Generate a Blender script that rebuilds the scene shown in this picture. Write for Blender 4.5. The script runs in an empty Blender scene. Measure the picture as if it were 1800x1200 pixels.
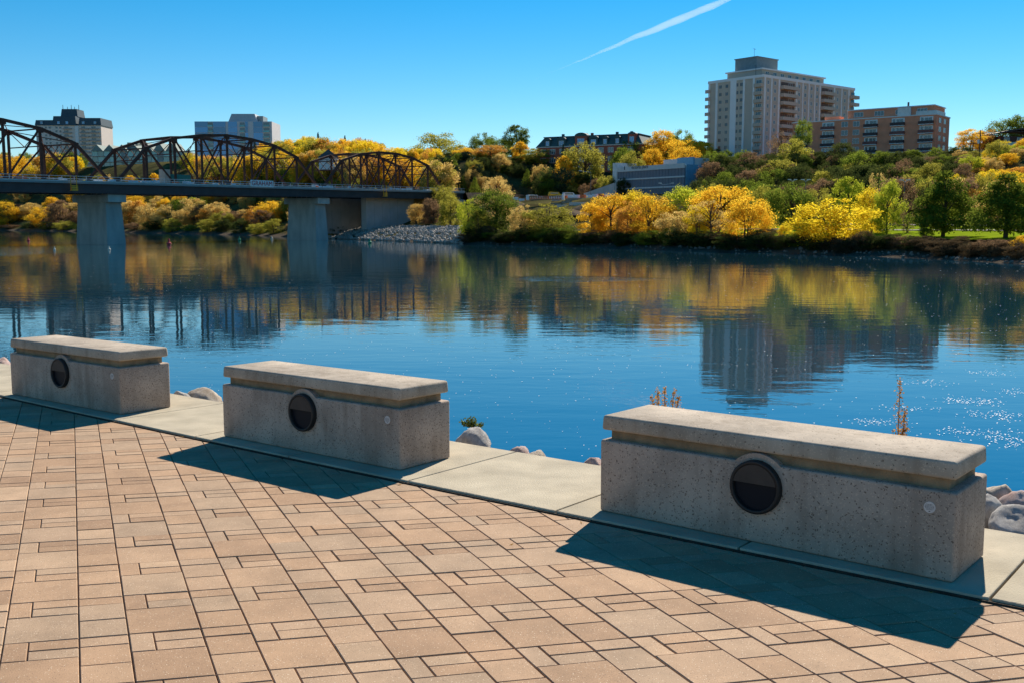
import bpy, bmesh, math, random
import numpy as np
from mathutils import Vector, Matrix, Euler, noise as mnoise
R = math.radians
sc = bpy.context.scene
col = sc.collection

# ------------------------------------------------------------------ camera, sky, sun, exposure
FPX, HZ, EYE = 1775.3, 391.0, 5.0          # focal length and horizon row of the 1800 px photograph, eye above the water
PITCH = math.atan((600 - HZ) / FPX)
cam_d = bpy.data.cameras.new('camera'); cam = bpy.data.objects.new('camera', cam_d); col.objects.link(cam)
cam_d.sensor_width = 36.0; cam_d.lens = 36.0 * FPX / 1800.0
cam_d.clip_start = 0.1; cam_d.clip_end = 20000
cam.location = (0, 0, EYE); cam.rotation_euler = (R(90) - PITCH, 0, 0)
sc.camera = cam

SUN_AZ, SUN_EL = 23.5, 36.0                # degrees right of the view axis, degrees up
w = bpy.data.worlds.new('World'); sc.world = w; w.use_nodes = True
nt = w.node_tree; nt.nodes.clear()
sky = nt.nodes.new('ShaderNodeTexSky'); sky.sky_type = 'NISHITA'; sky.sun_disc = False
sky.sun_elevation = R(SUN_EL); sky.sun_rotation = R(SUN_AZ)
sky.altitude = 500; sky.air_density = 1.0; sky.dust_density = 0.0; sky.ozone_density = 4.0
hs = nt.nodes.new('ShaderNodeHueSaturation'); hs.inputs['Saturation'].default_value = 1.45; hs.inputs['Hue'].default_value = 0.4915
bg = nt.nodes.new('ShaderNodeBackground'); bg.inputs[1].default_value = 0.079
wo = nt.nodes.new('ShaderNodeOutputWorld')
nt.links.new(sky.outputs[0], hs.inputs['Color']); nt.links.new(hs.outputs[0], bg.inputs[0]); nt.links.new(bg.outputs[0], wo.inputs[0])

sl = bpy.data.lights.new('sun', 'SUN'); sl.energy = 5.0; sl.angle = R(0.5); sl.color = (1.0, 0.91, 0.78)
so = bpy.data.objects.new('sun', sl); col.objects.link(so)
sdir = Vector((math.sin(R(SUN_AZ)) * math.cos(R(SUN_EL)), math.cos(R(SUN_AZ)) * math.cos(R(SUN_EL)), math.sin(R(SUN_EL))))
so.rotation_euler = sdir.to_track_quat('Z', 'Y').to_euler(); so.location = (30, 60, 80)

sc.view_settings.view_transform = 'Standard'; sc.view_settings.look = 'None'
sc.view_settings.exposure = 0.55; sc.view_settings.gamma = 1.0; sc.view_settings.use_curve_mapping = False
sc.cycles.max_bounces = 8; sc.cycles.transparent_max_bounces = 8
sc.cycles.caustics_reflective = False; sc.cycles.caustics_refractive = False
try:
    sc.cycles.use_denoising = True
except Exception:
    pass

# ------------------------------------------------------------------ geometry of the place
def ray(px, py):
    a = (px - 900) / FPX; b = -(py - 600) / FPX
    c, s = math.cos(PITCH), math.sin(PITCH)
    return Vector((a, c + b * s, -s + b * c))
def at_depth(px, py, Y):                   # the point of the ray through a photograph pixel at distance Y
    d = ray(px, py); t = Y / d.y
    return Vector((d.x * t, Y, EYE + d.z * t))
def zrow(py, Y): return at_depth(900, py, Y).z
def on_water(px, py):
    d = ray(px, py); t = -EYE / d.z
    return Vector((d.x * t, d.y * t, 0))

TILT = PITCH - 0.103                       # the promenade drains towards the river
GZ = EYE - 1.6
TP = Matrix.Translation((0, 0, GZ)) @ Matrix.Rotation(-TILT, 4, 'X')
def P(x, y, z=0.0): return TP @ Vector((x, y, z))

# ------------------------------------------------------------------ materials
MATS = {}
def new_mat(name):
    m = bpy.data.materials.new(name); m.use_nodes = True
    n = m.node_tree; n.nodes.clear()
    out = n.nodes.new('ShaderNodeOutputMaterial')
    MATS[name] = m
    return m, n, out
def N(n, t, **kw):
    x = n.nodes.new(t)
    for k, v in kw.items():
        if hasattr(x, k): setattr(x, k, v)
        else: x.inputs[k].default_value = v
    return x
def L(n, a, b): n.links.new(a, b)
def rgb(c): return (c[0], c[1], c[2], 1.0)

def simple(name, c, rough=0.7, metal=0.0, var=0.12, scale=1.0, bump=0.0, bscale=20.0, spec=0.3, stretch=(1, 1, 1), rand=0.0):
    """Principled with noise-driven value variation."""
    if name in MATS: return MATS[name]
    m, n, out = new_mat(name)
    b = N(n, 'ShaderNodeBsdfPrincipled'); b.inputs['Roughness'].default_value = rough; b.inputs['Metallic'].default_value = metal
    b.inputs['Specular IOR Level'].default_value = spec
    tc = N(n, 'ShaderNodeTexCoord'); mp = N(n, 'ShaderNodeMapping'); mp.inputs['Scale'].default_value = stretch
    L(n, tc.outputs['Object'], mp.inputs['Vector'])
    no = N(n, 'ShaderNodeTexNoise'); no.inputs['Scale'].default_value = scale; no.inputs['Detail'].default_value = 6
    L(n, mp.outputs[0], no.inputs['Vector'])
    mr = N(n, 'ShaderNodeMapRange'); mr.inputs['From Min'].default_value = 0.25; mr.inputs['From Max'].default_value = 0.75
    mr.inputs['To Min'].default_value = 1 - var; mr.inputs['To Max'].default_value = 1 + var
    L(n, no.outputs['Fac'], mr.inputs['Value'])
    val = mr.outputs[0]
    if rand:
        oi = N(n, 'ShaderNodeObjectInfo'); m2 = N(n, 'ShaderNodeMapRange')
        m2.inputs['To Min'].default_value = 1 - rand; m2.inputs['To Max'].default_value = 1 + rand
        L(n, oi.outputs['Random'], m2.inputs['Value'])
        mu = N(n, 'ShaderNodeMath', operation='MULTIPLY'); L(n, val, mu.inputs[0]); L(n, m2.outputs[0], mu.inputs[1]); val = mu.outputs[0]
    vm = N(n, 'ShaderNodeVectorMath', operation='SCALE'); vm.inputs[0].default_value = c[:3]
    L(n, val, vm.inputs['Scale']); L(n, vm.outputs[0], b.inputs['Base Color'])
    if bump:
        n2 = N(n, 'ShaderNodeTexNoise'); n2.inputs['Scale'].default_value = bscale; n2.inputs['Detail'].default_value = 8
        L(n, mp.outputs[0], n2.inputs['Vector'])
        bp = N(n, 'ShaderNodeBump'); bp.inputs['Strength'].default_value = bump; bp.inputs['Distance'].default_value = 0.05
        L(n, n2.outputs['Fac'], bp.inputs['Height']); L(n, bp.outputs[0], b.inputs['Normal'])
    L(n, b.outputs[0], out.inputs[0])
    return m

def aggregate(name, c, pit=0.5, warm=None, edge=1.0):
    """Exposed-aggregate concrete: pits, dark and pale chips, blotches of weathering."""
    if name in MATS: return MATS[name]
    m, n, out = new_mat(name)
    b = N(n, 'ShaderNodeBsdfPrincipled'); b.inputs['Roughness'].default_value = 0.9; b.inputs['Specular IOR Level'].default_value = 0.2
    tc = N(n, 'ShaderNodeTexCoord')
    big = N(n, 'ShaderNodeTexNoise'); big.inputs['Scale'].default_value = 3.0; big.inputs['Detail'].default_value = 5
    fine = N(n, 'ShaderNodeTexNoise'); fine.inputs['Scale'].default_value = 160; fine.inputs['Detail'].default_value = 4
    spots = N(n, 'ShaderNodeTexVoronoi'); spots.inputs['Scale'].default_value = 80; spots.inputs['Randomness'].default_value = 1
    spots2 = N(n, 'ShaderNodeTexVoronoi'); spots2.inputs['Scale'].default_value = 115
    warp = N(n, 'ShaderNodeTexNoise'); warp.inputs['Scale'].default_value = 40
    wm = N(n, 'ShaderNodeMixRGB'); wm.inputs['Fac'].default_value = 0.03
    L(n, tc.outputs['Object'], warp.inputs['Vector']); L(n, tc.outputs['Object'], wm.inputs['Color1']); L(n, warp.outputs['Color'], wm.inputs['Color2'])
    for x in (big, fine): L(n, tc.outputs['Object'], x.inputs['Vector'])
    for x in (spots, spots2): L(n, wm.outputs[0], x.inputs['Vector'])
    r1 = N(n, 'ShaderNodeValToRGB'); r1.color_ramp.elements[0].position = 0.3; r1.color_ramp.elements[1].position = 0.72
    lo = [x * 0.68 for x in c]; hi = [x * 1.15 for x in c]
    r1.color_ramp.elements[0].color = rgb(lo); r1.color_ramp.elements[1].color = rgb(hi)
    L(n, big.outputs['Fac'], r1.inputs['Fac'])
    # chips: only some of the cells are pits
    def mask(v, thr, keep):
        a = N(n, 'ShaderNodeMath', operation='LESS_THAN'); a.inputs[1].default_value = thr; L(n, v.outputs['Distance'], a.inputs[0])
        s = N(n, 'ShaderNodeSeparateColor'); L(n, v.outputs['Color'], s.inputs[0])
        k = N(n, 'ShaderNodeMath', operation='LESS_THAN'); k.inputs[1].default_value = keep; L(n, s.outputs[0], k.inputs[0])
        mu = N(n, 'ShaderNodeMath', operation='MULTIPLY'); L(n, a.outputs[0], mu.inputs[0]); L(n, k.outputs[0], mu.inputs[1])
        return mu.outputs[0], s
    mk, sp = mask(spots, 0.33, pit); mk2, sp2 = mask(spots2, 0.4, 0.35)
    mx = N(n, 'ShaderNodeMixRGB'); L(n, r1.outputs[0], mx.inputs['Color1']); mx.inputs['Color2'].default_value = rgb([c[0] * .3, c[1] * .26, c[2] * .24])
    f1 = N(n, 'ShaderNodeMath', operation='MULTIPLY'); f1.inputs[1].default_value = 0.85; L(n, mk, f1.inputs[0]); L(n, f1.outputs[0], mx.inputs['Fac'])
    mx2 = N(n, 'ShaderNodeMixRGB'); L(n, mx.outputs[0], mx2.inputs['Color1']); mx2.inputs['Color2'].default_value = rgb([min(1, c[0] * 1.5), min(1, c[1] * 1.42), min(1, c[2] * 1.3)])
    f2 = N(n, 'ShaderNodeMath', operation='MULTIPLY'); f2.inputs[1].default_value = 0.45; L(n, mk2, f2.inputs[0]); L(n, f2.outputs[0], mx2.inputs['Fac'])
    oi = N(n, 'ShaderNodeObjectInfo'); ofs = N(n, 'ShaderNodeVectorMath', operation='ADD'); L(n, tc.outputs['Object'], ofs.inputs[0]); L(n, oi.outputs['Location'], ofs.inputs[1])
    smp = N(n, 'ShaderNodeMapping'); smp.inputs['Scale'].default_value = (14, 14, 1.1); L(n, ofs.outputs[0], smp.inputs['Vector'])
    sn = N(n, 'ShaderNodeTexNoise'); sn.inputs['Scale'].default_value = 1.0; sn.inputs['Detail'].default_value = 5; L(n, smp.outputs[0], sn.inputs['Vector'])
    bn = N(n, 'ShaderNodeTexNoise'); bn.inputs['Scale'].default_value = 2.4; bn.inputs['Detail'].default_value = 7; L(n, ofs.outputs[0], bn.inputs['Vector'])
    sm = N(n, 'ShaderNodeMath', operation='MULTIPLY'); L(n, sn.outputs['Fac'], sm.inputs[0]); L(n, bn.outputs['Fac'], sm.inputs[1])
    sr = N(n, 'ShaderNodeMapRange'); sr.inputs['From Min'].default_value = .24; sr.inputs['From Max'].default_value = .40; sr.inputs['To Min'].default_value = 0; sr.inputs['To Max'].default_value = .5; L(n, sm.outputs[0], sr.inputs['Value'])
    mx3 = N(n, 'ShaderNodeMixRGB'); L(n, sr.outputs[0], mx3.inputs['Fac']); L(n, mx2.outputs[0], mx3.inputs['Color1']); mx3.inputs['Color2'].default_value = rgb([c[0] * .48, c[1] * .44, c[2] * .40])
    L(n, mx3.outputs[0], b.inputs['Base Color'])
    hsum = N(n, 'ShaderNodeMath', operation='SUBTRACT'); L(n, fine.outputs['Fac'], hsum.inputs[0]); L(n, mk, hsum.inputs[1])
    bp = N(n, 'ShaderNodeBump'); bp.inputs['Strength'].default_value = 0.35; bp.inputs['Distance'].default_value = 0.004
    L(n, hsum.outputs[0], bp.inputs['Height']); L(n, bp.outputs[0], b.inputs['Normal'])
    L(n, b.outputs[0], out.inputs[0])
    return m

def paver_mat():
    m, n, out = new_mat('paver')
    b = N(n, 'ShaderNodeBsdfPrincipled'); b.inputs['Roughness'].default_value = 0.85; b.inputs['Specular IOR Level'].default_value = 0.25
    oi = N(n, 'ShaderNodeObjectInfo'); at = N(n, 'ShaderNodeAttribute', attribute_name='tone')
    ad = N(n, 'ShaderNodeMath', operation='ADD'); L(n, oi.outputs['Random'], ad.inputs[0]); L(n, at.outputs['Fac'], ad.inputs[1])
    fr = N(n, 'ShaderNodeMath', operation='FRACT'); L(n, ad.outputs[0], fr.inputs[0])
    cr = N(n, 'ShaderNodeValToRGB'); e = cr.color_ramp.elements
    e[0].position = 0; e[0].color = (.36, .222, .13, 1); e[1].position = 1; e[1].color = (.52, .345, .21, 1)
    k = e.new(.35); k.color = (.46, .29, .17, 1); k = e.new(.7); k.color = (.44, .295, .185, 1); k = e.new(.88); k.color = (.40, .275, .175, 1)
    L(n, fr.outputs[0], cr.inputs['Fac'])
    tc = N(n, 'ShaderNodeNewGeometry')
    big = N(n, 'ShaderNodeTexNoise'); big.inputs['Scale'].default_value = 4.0; big.inputs['Detail'].default_value = 8; big.inputs['Roughness'].default_value = .65
    fine = N(n, 'ShaderNodeTexNoise'); fine.inputs['Scale'].default_value = 240; fine.inputs['Detail'].default_value = 3
    vor = N(n, 'ShaderNodeTexVoronoi'); vor.inputs['Scale'].default_value = 150
    for x in (big, fine, vor): L(n, tc.outputs['Position'], x.inputs['Vector'])
    mr = N(n, 'ShaderNodeMapRange'); mr.inputs['From Min'].default_value = .3; mr.inputs['From Max'].default_value = .7; mr.inputs['To Min'].default_value = .80; mr.inputs['To Max'].default_value = 1.14
    L(n, big.outputs['Fac'], mr.inputs['Value'])
    mf = N(n, 'ShaderNodeMapRange'); mf.inputs['From Min'].default_value = .3; mf.inputs['From Max'].default_value = .7; mf.inputs['To Min'].default_value = .82; mf.inputs['To Max'].default_value = 1.16
    L(n, fine.outputs['Fac'], mf.inputs['Value'])
    mu = N(n, 'ShaderNodeMath', operation='MULTIPLY'); L(n, mr.outputs[0], mu.inputs[0]); L(n, mf.outputs[0], mu.inputs[1])
    vs = N(n, 'ShaderNodeVectorMath', operation='SCALE'); L(n, cr.outputs[0], vs.inputs[0]); L(n, mu.outputs[0], vs.inputs['Scale'])
    # sparse dark and pale grit
    lt = N(n, 'ShaderNodeMath', operation='LESS_THAN'); lt.inputs[1].default_value = .3; L(n, vor.outputs['Distance'], lt.inputs[0])
    sp = N(n, 'ShaderNodeSeparateColor'); L(n, vor.outputs['Color'], sp.inputs[0])
    k1 = N(n, 'ShaderNodeMath', operation='LESS_THAN'); k1.inputs[1].default_value = .09; L(n, sp.outputs[0], k1.inputs[0])
    k2 = N(n, 'ShaderNodeMath', operation='LESS_THAN'); k2.inputs[1].default_value = .10; L(n, sp.outputs[1], k2.inputs[0])
    a1 = N(n, 'ShaderNodeMath', operation='MULTIPLY'); L(n, lt.outputs[0], a1.inputs[0]); L(n, k1.outputs[0], a1.inputs[1])
    a2 = N(n, 'ShaderNodeMath', operation='MULTIPLY'); L(n, lt.outputs[0], a2.inputs[0]); L(n, k2.outputs[0], a2.inputs[1])
    x1 = N(n, 'ShaderNodeMixRGB'); L(n, a1.outputs[0], x1.inputs['Fac']); L(n, vs.outputs[0], x1.inputs['Color1']); x1.inputs['Color2'].default_value = (.16, .1, .07, 1)
    x2 = N(n, 'ShaderNodeMixRGB'); L(n, a2.outputs[0], x2.inputs['Fac']); L(n, x1.outputs[0], x2.inputs['Color1']); x2.inputs['Color2'].default_value = (.72, .58, .42, 1)
    L(n, x2.outputs[0], b.inputs['Base Color'])
    bp = N(n, 'ShaderNodeBump'); bp.inputs['Strength'].default_value = .35; bp.inputs['Distance'].default_value = .003
    L(n, fine.outputs['Fac'], bp.inputs['Height']); L(n, bp.outputs[0], b.inputs['Normal'])
    L(n, b.outputs[0], out.inputs[0]); return m

def leaf_mat(name, c, c2=None, trans=0.5):
    if name in MATS: return MATS[name]
    m, n, out = new_mat(name)
    c2 = c2 or [c[0] * .6, c[1] * .66, c[2] * .8]
    g = N(n, 'ShaderNodeNewGeometry'); oi = N(n, 'ShaderNodeObjectInfo')
    no = N(n, 'ShaderNodeTexNoise'); no.inputs['Scale'].default_value = .45; no.inputs['Detail'].default_value = 5; no.inputs['Roughness'].default_value = .7
    L(n, g.outputs['Position'], no.inputs['Vector'])
    ad = N(n, 'ShaderNodeMath', operation='MULTIPLY_ADD'); L(n, oi.outputs['Random'], ad.inputs[0]); ad.inputs[1].default_value = .30
    L(n, no.outputs['Fac'], ad.inputs[2])
    wn = N(n, 'ShaderNodeMath', operation='MULTIPLY_ADD'); L(n, g.outputs['Random Per Island'], wn.inputs[0]); wn.inputs[1].default_value = .35; L(n, ad.outputs[0], wn.inputs[2])
    cr = N(n, 'ShaderNodeValToRGB'); e = cr.color_ramp.elements
    e[0].position = .45; e[0].color = rgb(c2); e[1].position = 1.0; e[1].color = rgb(c)
    L(n, wn.outputs[0], cr.inputs['Fac'])
    d = N(n, 'ShaderNodeBsdfDiffuse'); t = N(n, 'ShaderNodeBsdfTranslucent')
    L(n, cr.outputs[0], d.inputs[0]); L(n, cr.outputs[0], t.inputs[0])
    mx = N(n, 'ShaderNodeMixShader'); mx.inputs[0].default_value = trans
    L(n, d.outputs[0], mx.inputs[1]); L(n, t.outputs[0], mx.inputs[2]); L(n, mx.outputs[0], out.inputs[0])
    return m

def glass_mat(name, c, rough=.12):
    if name in MATS: return MATS[name]
    m, n, out = new_mat(name)
    b = N(n, 'ShaderNodeBsdfPrincipled'); b.inputs['Base Color'].default_value = rgb(c); b.inputs['Roughness'].default_value = rough
    b.inputs['Specular IOR Level'].default_value = .9
    oi = N(n, 'ShaderNodeObjectInfo'); mr = N(n, 'ShaderNodeMapRange'); mr.inputs['To Min'].default_value = .55; mr.inputs['To Max'].default_value = 1.5
    L(n, oi.outputs['Random'], mr.inputs['Value'])
    vm = N(n, 'ShaderNodeVectorMath', operation='SCALE'); vm.inputs[0].default_value = c; L(n, mr.outputs[0], vm.inputs['Scale']); L(n, vm.outputs[0], b.inputs['Base Color'])
    L(n, b.outputs[0], out.inputs[0]); return m

def water_mat():
    m, n, out = new_mat('river_water')
    b = N(n, 'ShaderNodeBsdfPrincipled'); b.inputs['Base Color'].default_value = (.008, .040, .062, 1); b.inputs['Roughness'].default_value = .015
    b.inputs['IOR'].default_value = 4.2
    g = N(n, 'ShaderNodeNewGeometry')
    def layer(scale, stretch, detail, rot):
        mp = N(n, 'ShaderNodeMapping'); mp.inputs['Scale'].default_value = stretch; mp.inputs['Rotation'].default_value = (0, 0, R(rot))
        L(n, g.outputs['Position'], mp.inputs['Vector'])
        no = N(n, 'ShaderNodeTexNoise'); no.inputs['Scale'].default_value = scale; no.inputs['Detail'].default_value = detail; no.inputs['Roughness'].default_value = .55
        L(n, mp.outputs[0], no.inputs['Vector']); return no.outputs['Fac']
    a = layer(.9, (.45, 1, 1), 4, 12); c = layer(.16, (.6, 1, 1), 2, -10)
    calm = layer(.035, (.6, 1, 1), 3, 30)
    # wind patches: ruffled ellipses out on the river
    def patch(cx, cy, rx, ry, rot):
        mp = N(n, 'ShaderNodeMapping'); mp.vector_type = 'TEXTURE'; mp.inputs['Location'].default_value = (cx, cy, 0); mp.inputs['Rotation'].default_value = (0, 0, R(rot)); mp.inputs['Scale'].default_value = (rx, ry, 1e6)
        L(n, g.outputs['Position'], mp.inputs['Vector'])
        wv = N(n, 'ShaderNodeTexNoise'); wv.inputs['Scale'].default_value = .12; wv.inputs['Detail'].default_value = 5; L(n, g.outputs['Position'], wv.inputs['Vector'])
        ln = N(n, 'ShaderNodeVectorMath', operation='LENGTH'); L(n, mp.outputs[0], ln.inputs[0])
        s = N(n, 'ShaderNodeMath', operation='ADD'); L(n, ln.outputs['Value'], s.inputs[0]); L(n, wv.outputs['Fac'], s.inputs[1])
        r = N(n, 'ShaderNodeMapRange'); r.inputs['From Min'].default_value = 1.2; r.inputs['From Max'].default_value = 1.55; r.inputs['To Min'].default_value = 1; r.inputs['To Max'].default_value = 0
        L(n, s.outputs[0], r.inputs['Value']); return r.outputs[0]
    q1 = on_water(-20, 441); q2 = on_water(1015, 490)
    p1 = patch(q1.x, q1.y, 26, 42, 0); p2 = patch(q2.x, q2.y, 7.5, 5.0, 0)
    pm = N(n, 'ShaderNodeMath', operation='MAXIMUM'); L(n, p1, pm.inputs[0]); L(n, p2, pm.inputs[1])
    st = N(n, 'ShaderNodeMapRange'); st.inputs['From Min'].default_value = .35; st.inputs['From Max'].default_value = .65; st.inputs['To Min'].default_value = .35; st.inputs['To Max'].default_value = 1.0
    L(n, calm, st.inputs['Value'])
    amp = N(n, 'ShaderNodeMath', operation='MULTIPLY_ADD'); L(n, pm.outputs[0], amp.inputs[0]); amp.inputs[1].default_value = 2.4; L(n, st.outputs[0], amp.inputs[2])
    h1 = N(n, 'ShaderNodeMath', operation='MULTIPLY'); L(n, a, h1.inputs[0]); L(n, amp.outputs[0], h1.inputs[1])
    h2 = N(n, 'ShaderNodeMath', operation='MULTIPLY_ADD'); L(n, c, h2.inputs[0]); h2.inputs[1].default_value = 1.2; L(n, h1.outputs[0], h2.inputs[2])
    bp = N(n, 'ShaderNodeBump'); bp.inputs['Strength'].default_value = 1.0; bp.inputs['Distance'].default_value = .015
    L(n, h2.outputs[0], bp.inputs['Height']); L(n, bp.outputs[0], b.inputs['Normal'])
    L(n, b.outputs[0], out.inputs[0]); return m

def terrain_mat():
    m, n, out = new_mat('hillside')
    b = N(n, 'ShaderNodeBsdfPrincipled'); b.inputs['Roughness'].default_value = 1.0; b.inputs['Specular IOR Level'].default_value = 0.0
    g = N(n, 'ShaderNodeNewGeometry')
    no = N(n, 'ShaderNodeTexNoise'); no.inputs['Scale'].default_value = .12; no.inputs['Detail'].default_value = 8; L(n, g.outputs['Position'], no.inputs['Vector'])
    cr = N(n, 'ShaderNodeValToRGB'); e = cr.color_ramp.elements
    e[0].position = .35; e[0].color = (.06, .05, .025, 1); e[1].position = .65; e[1].color = (.13, .11, .045, 1)
    k = e.new(.5); k.color = (.085, .08, .032, 1)
    L(n, no.outputs['Fac'], cr.inputs['Fac'])
    # muddy, stony margin near the water level
    sx = N(n, 'ShaderNodeSeparateXYZ'); L(n, g.outputs['Position'], sx.inputs[0])
    mr = N(n, 'ShaderNodeMapRange'); mr.inputs['From Min'].default_value = .5; mr.inputs['From Max'].default_value = 1.3; mr.inputs['To Min'].default_value = 1; mr.inputs['To Max'].default_value = 0
    L(n, sx.outputs['Z'], mr.inputs['Value'])
    mx = N(n, 'ShaderNodeMixRGB'); L(n, mr.outputs[0], mx.inputs['Fac']); L(n, cr.outputs[0], mx.inputs['Color1']); mx.inputs['Color2'].default_value = (.10, .08, .06, 1)
    L(n, mx.outputs[0], b.inputs['Base Color'])
    n2 = N(n, 'ShaderNodeTexNoise'); n2.inputs['Scale'].default_value = 1.5; n2.inputs['Detail'].default_value = 8; L(n, g.outputs['Position'], n2.inputs['Vector'])
    bp = N(n, 'ShaderNodeBump'); bp.inputs['Strength'].default_value = .8; bp.inputs['Distance'].default_value = .4
    L(n, n2.outputs['Fac'], bp.inputs['Height']); L(n, bp.outputs[0], b.inputs['Normal'])
    L(n, b.outputs[0], out.inputs[0]); return m

# ------------------------------------------------------------------ mesh helpers
class MB:
    def __init__(s): s.v = []; s.f = []
    def add(s, vs, fs):
        o = len(s.v); s.v += [tuple(v) for v in vs]; s.f += [tuple(i + o for i in f) for f in fs]; return s
    def box(s, a, b):
        x0, y0, z0 = a; x1, y1, z1 = b
        return s.add([(x0, y0, z0), (x1, y0, z0), (x1, y1, z0), (x0, y1, z0), (x0, y0, z1), (x1, y0, z1), (x1, y1, z1), (x0, y1, z1)],
                     [(0, 3, 2, 1), (4, 5, 6, 7), (0, 1, 5, 4), (1, 2, 6, 5), (2, 3, 7, 6), (3, 0, 4, 7)])
    def prism(s, poly, z0, z1):
        n = len(poly)
        return s.add([(p[0], p[1], z0) for p in poly] + [(p[0], p[1], z1) for p in poly],
                     [tuple(range(n))[::-1], tuple(range(n, 2 * n))] + [(i, (i + 1) % n, n + (i + 1) % n, n + i) for i in range(n)])
    def bar(s, p, q, wd, ht, up=Vector((0, 0, 1))):
        p = Vector(p); q = Vector(q); d = (q - p).normalized()
        if abs(d.dot(up)) > .98: up = Vector((0, 1, 0))
        x = d.cross(up).normalized() * wd / 2; y = x.cross(d).normalized() * ht / 2
        vs = [p - x - y, p + x - y, p + x + y, p - x + y, q - x - y, q + x - y, q + x + y, q - x + y]
        return s.add(vs, [(0, 3, 2, 1), (4, 5, 6, 7), (0, 1, 5, 4), (1, 2, 6, 5), (2, 3, 7, 6), (3, 0, 4, 7)])
    def tube(s, pts, rads, k=8):
        o = len(s.v); pts = [Vector(p) for p in pts]
        for i, p in enumerate(pts):
            d = (pts[min(i + 1, len(pts) - 1)] - pts[max(i - 1, 0)]).normalized()
            u = d.cross(Vector((0.3, 1, 0.1))).normalized(); w_ = d.cross(u)
            for j in range(k):
                a = 2 * math.pi * j / k; s.v.append(tuple(p + (u * math.cos(a) + w_ * math.sin(a)) * rads[i]))
        for i in range(len(pts) - 1):
            for j in range(k):
                s.f.append((o + i * k + j, o + i * k + (j + 1) % k, o + (i + 1) * k + (j + 1) % k, o + (i + 1) * k + j))
        s.f.append(tuple(o + j for j in range(k))[::-1]); s.f.append(tuple(o + (len(pts) - 1) * k + j for j in range(k)))
        return s
    def mesh(s, name, mat=None, smooth=False):
        me = bpy.data.meshes.new(name); me.from_pydata(s.v, [], s.f); me.update()
        if mat: me.materials.append(mat)
        if smooth: me.polygons.foreach_set('use_smooth', [True] * len(me.polygons))
        return me
    def build(s, name, mat, parent=None, smooth=False, mw=None):
        return link(name, s.mesh(name, mat, smooth), parent, mw)
def link(name, me, parent=None, mw=None):
    o = bpy.data.objects.new(name, me); col.objects.link(o)
    if parent: o.parent = parent
    if mw is not None: o.matrix_local = mw
    return o
def tag(o, label=None, cat=None, group=None, kind=None):
    if label: o['label'] = label
    if cat: o['category'] = cat
    if group: o['group'] = group
    if kind: o['kind'] = kind
    return o
def thing(name, label, cat, group=None, mw=None, loc=None):
    o = bpy.data.objects.new(name, None); col.objects.link(o); o.empty_display_size = .3
    if mw is not None: o.matrix_world = mw
    if loc is not None: o.location = loc
    return tag(o, label, cat, group)
def bevel_mesh(me, width, seg=3):
    bm = bmesh.new(); bm.from_mesh(me)
    bmesh.ops.bevel(bm, geom=[e for e in bm.edges], offset=width, segments=seg, profile=.5, affect='EDGES', clamp_overlap=True)
    bm.to_mesh(me); bm.free(); me.polygons.foreach_set('use_smooth', [True] * len(me.polygons)); me.update(); return me

# ------------------------------------------------------------------ the far bank: shoreline and ground
SH_PX = [(0, 405), (120, 407), (250, 410), (430, 414), (580, 420), (700, 424.5), (810, 429), (1000, 433), (1200, 441), (1400, 446), (1560, 452), (1680, 458), (1800, 465)]
SH = [on_water(*p).xy for p in SH_PX][::-1]                         # from the near right end to the far left
d0 = (SH[0] - SH[1]).normalized()
SH = [SH[0] + d0 * 400, SH[0] + d0 * 60] + SH
dl = (SH[-1] - SH[-2]).normalized()
SH = SH + [SH[-1] + dl * 250 + Vector((-60, 0)), SH[-1] + dl * 900 + Vector((-500, 0))]
SHA = np.array([[p.x, p.y] for p in SH])
SEGD = SHA[1:] - SHA[:-1]; SEGL = np.hypot(SEGD[:, 0], SEGD[:, 1]); CUM = np.concatenate([[0], np.cumsum(SEGL)])
CUM -= np.hypot(*(SHA[1] - SHA[0])) + 60                            # t = 0 where the bank leaves the photograph on the right
def shore_dt(x, y):
    """Signed distance inland and distance along the shore (vectorised)."""
    pt = np.stack([np.asarray(x, float).ravel(), np.asarray(y, float).ravel()], 1)
    best = np.full(len(pt), 1e18); sd = np.zeros(len(pt)); tt = np.zeros(len(pt))
    for i in range(len(SEGL)):
        rel = pt - SHA[i]; u = np.clip((rel @ SEGD[i]) / SEGL[i] ** 2, 0, 1)
        q = rel - u[:, None] * SEGD[i]; dd = (q ** 2).sum(1)
        sgn = SEGD[i][0] * rel[:, 1] - SEGD[i][1] * rel[:, 0]
        mk = dd < best
        best[mk] = dd[mk]; sd[mk] = (np.sqrt(dd) * np.where(sgn < 0, 1, -1))[mk]; tt[mk] = (CUM[i] + u * SEGL[i])[mk]
    return sd, tt
PR_R = ([-60, 0, 3, 7, 30, 62, 75, 105, 135, 200, 700], [-6, 0, .7, 2.2, 3.0, 4.4, 7, 18, 25, 28, 32])
PR_M = ([-60, 0, 3, 8, 26, 42, 58, 88, 106, 135, 200, 700], [-6, 0, .7, 2.2, 4.6, 9, 12, 13, 19, 25, 28, 32])
PR_L = ([-60, 0, 3, 8, 18, 30, 45, 60, 80, 120, 200, 700], [-6, 0, .8, 2.3, 4.5, 9, 17, 24.5, 30, 33, 35, 38])
def sstep(a, b, x): u = np.clip((x - a) / (b - a), 0, 1); return u * u * (3 - 2 * u)
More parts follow.
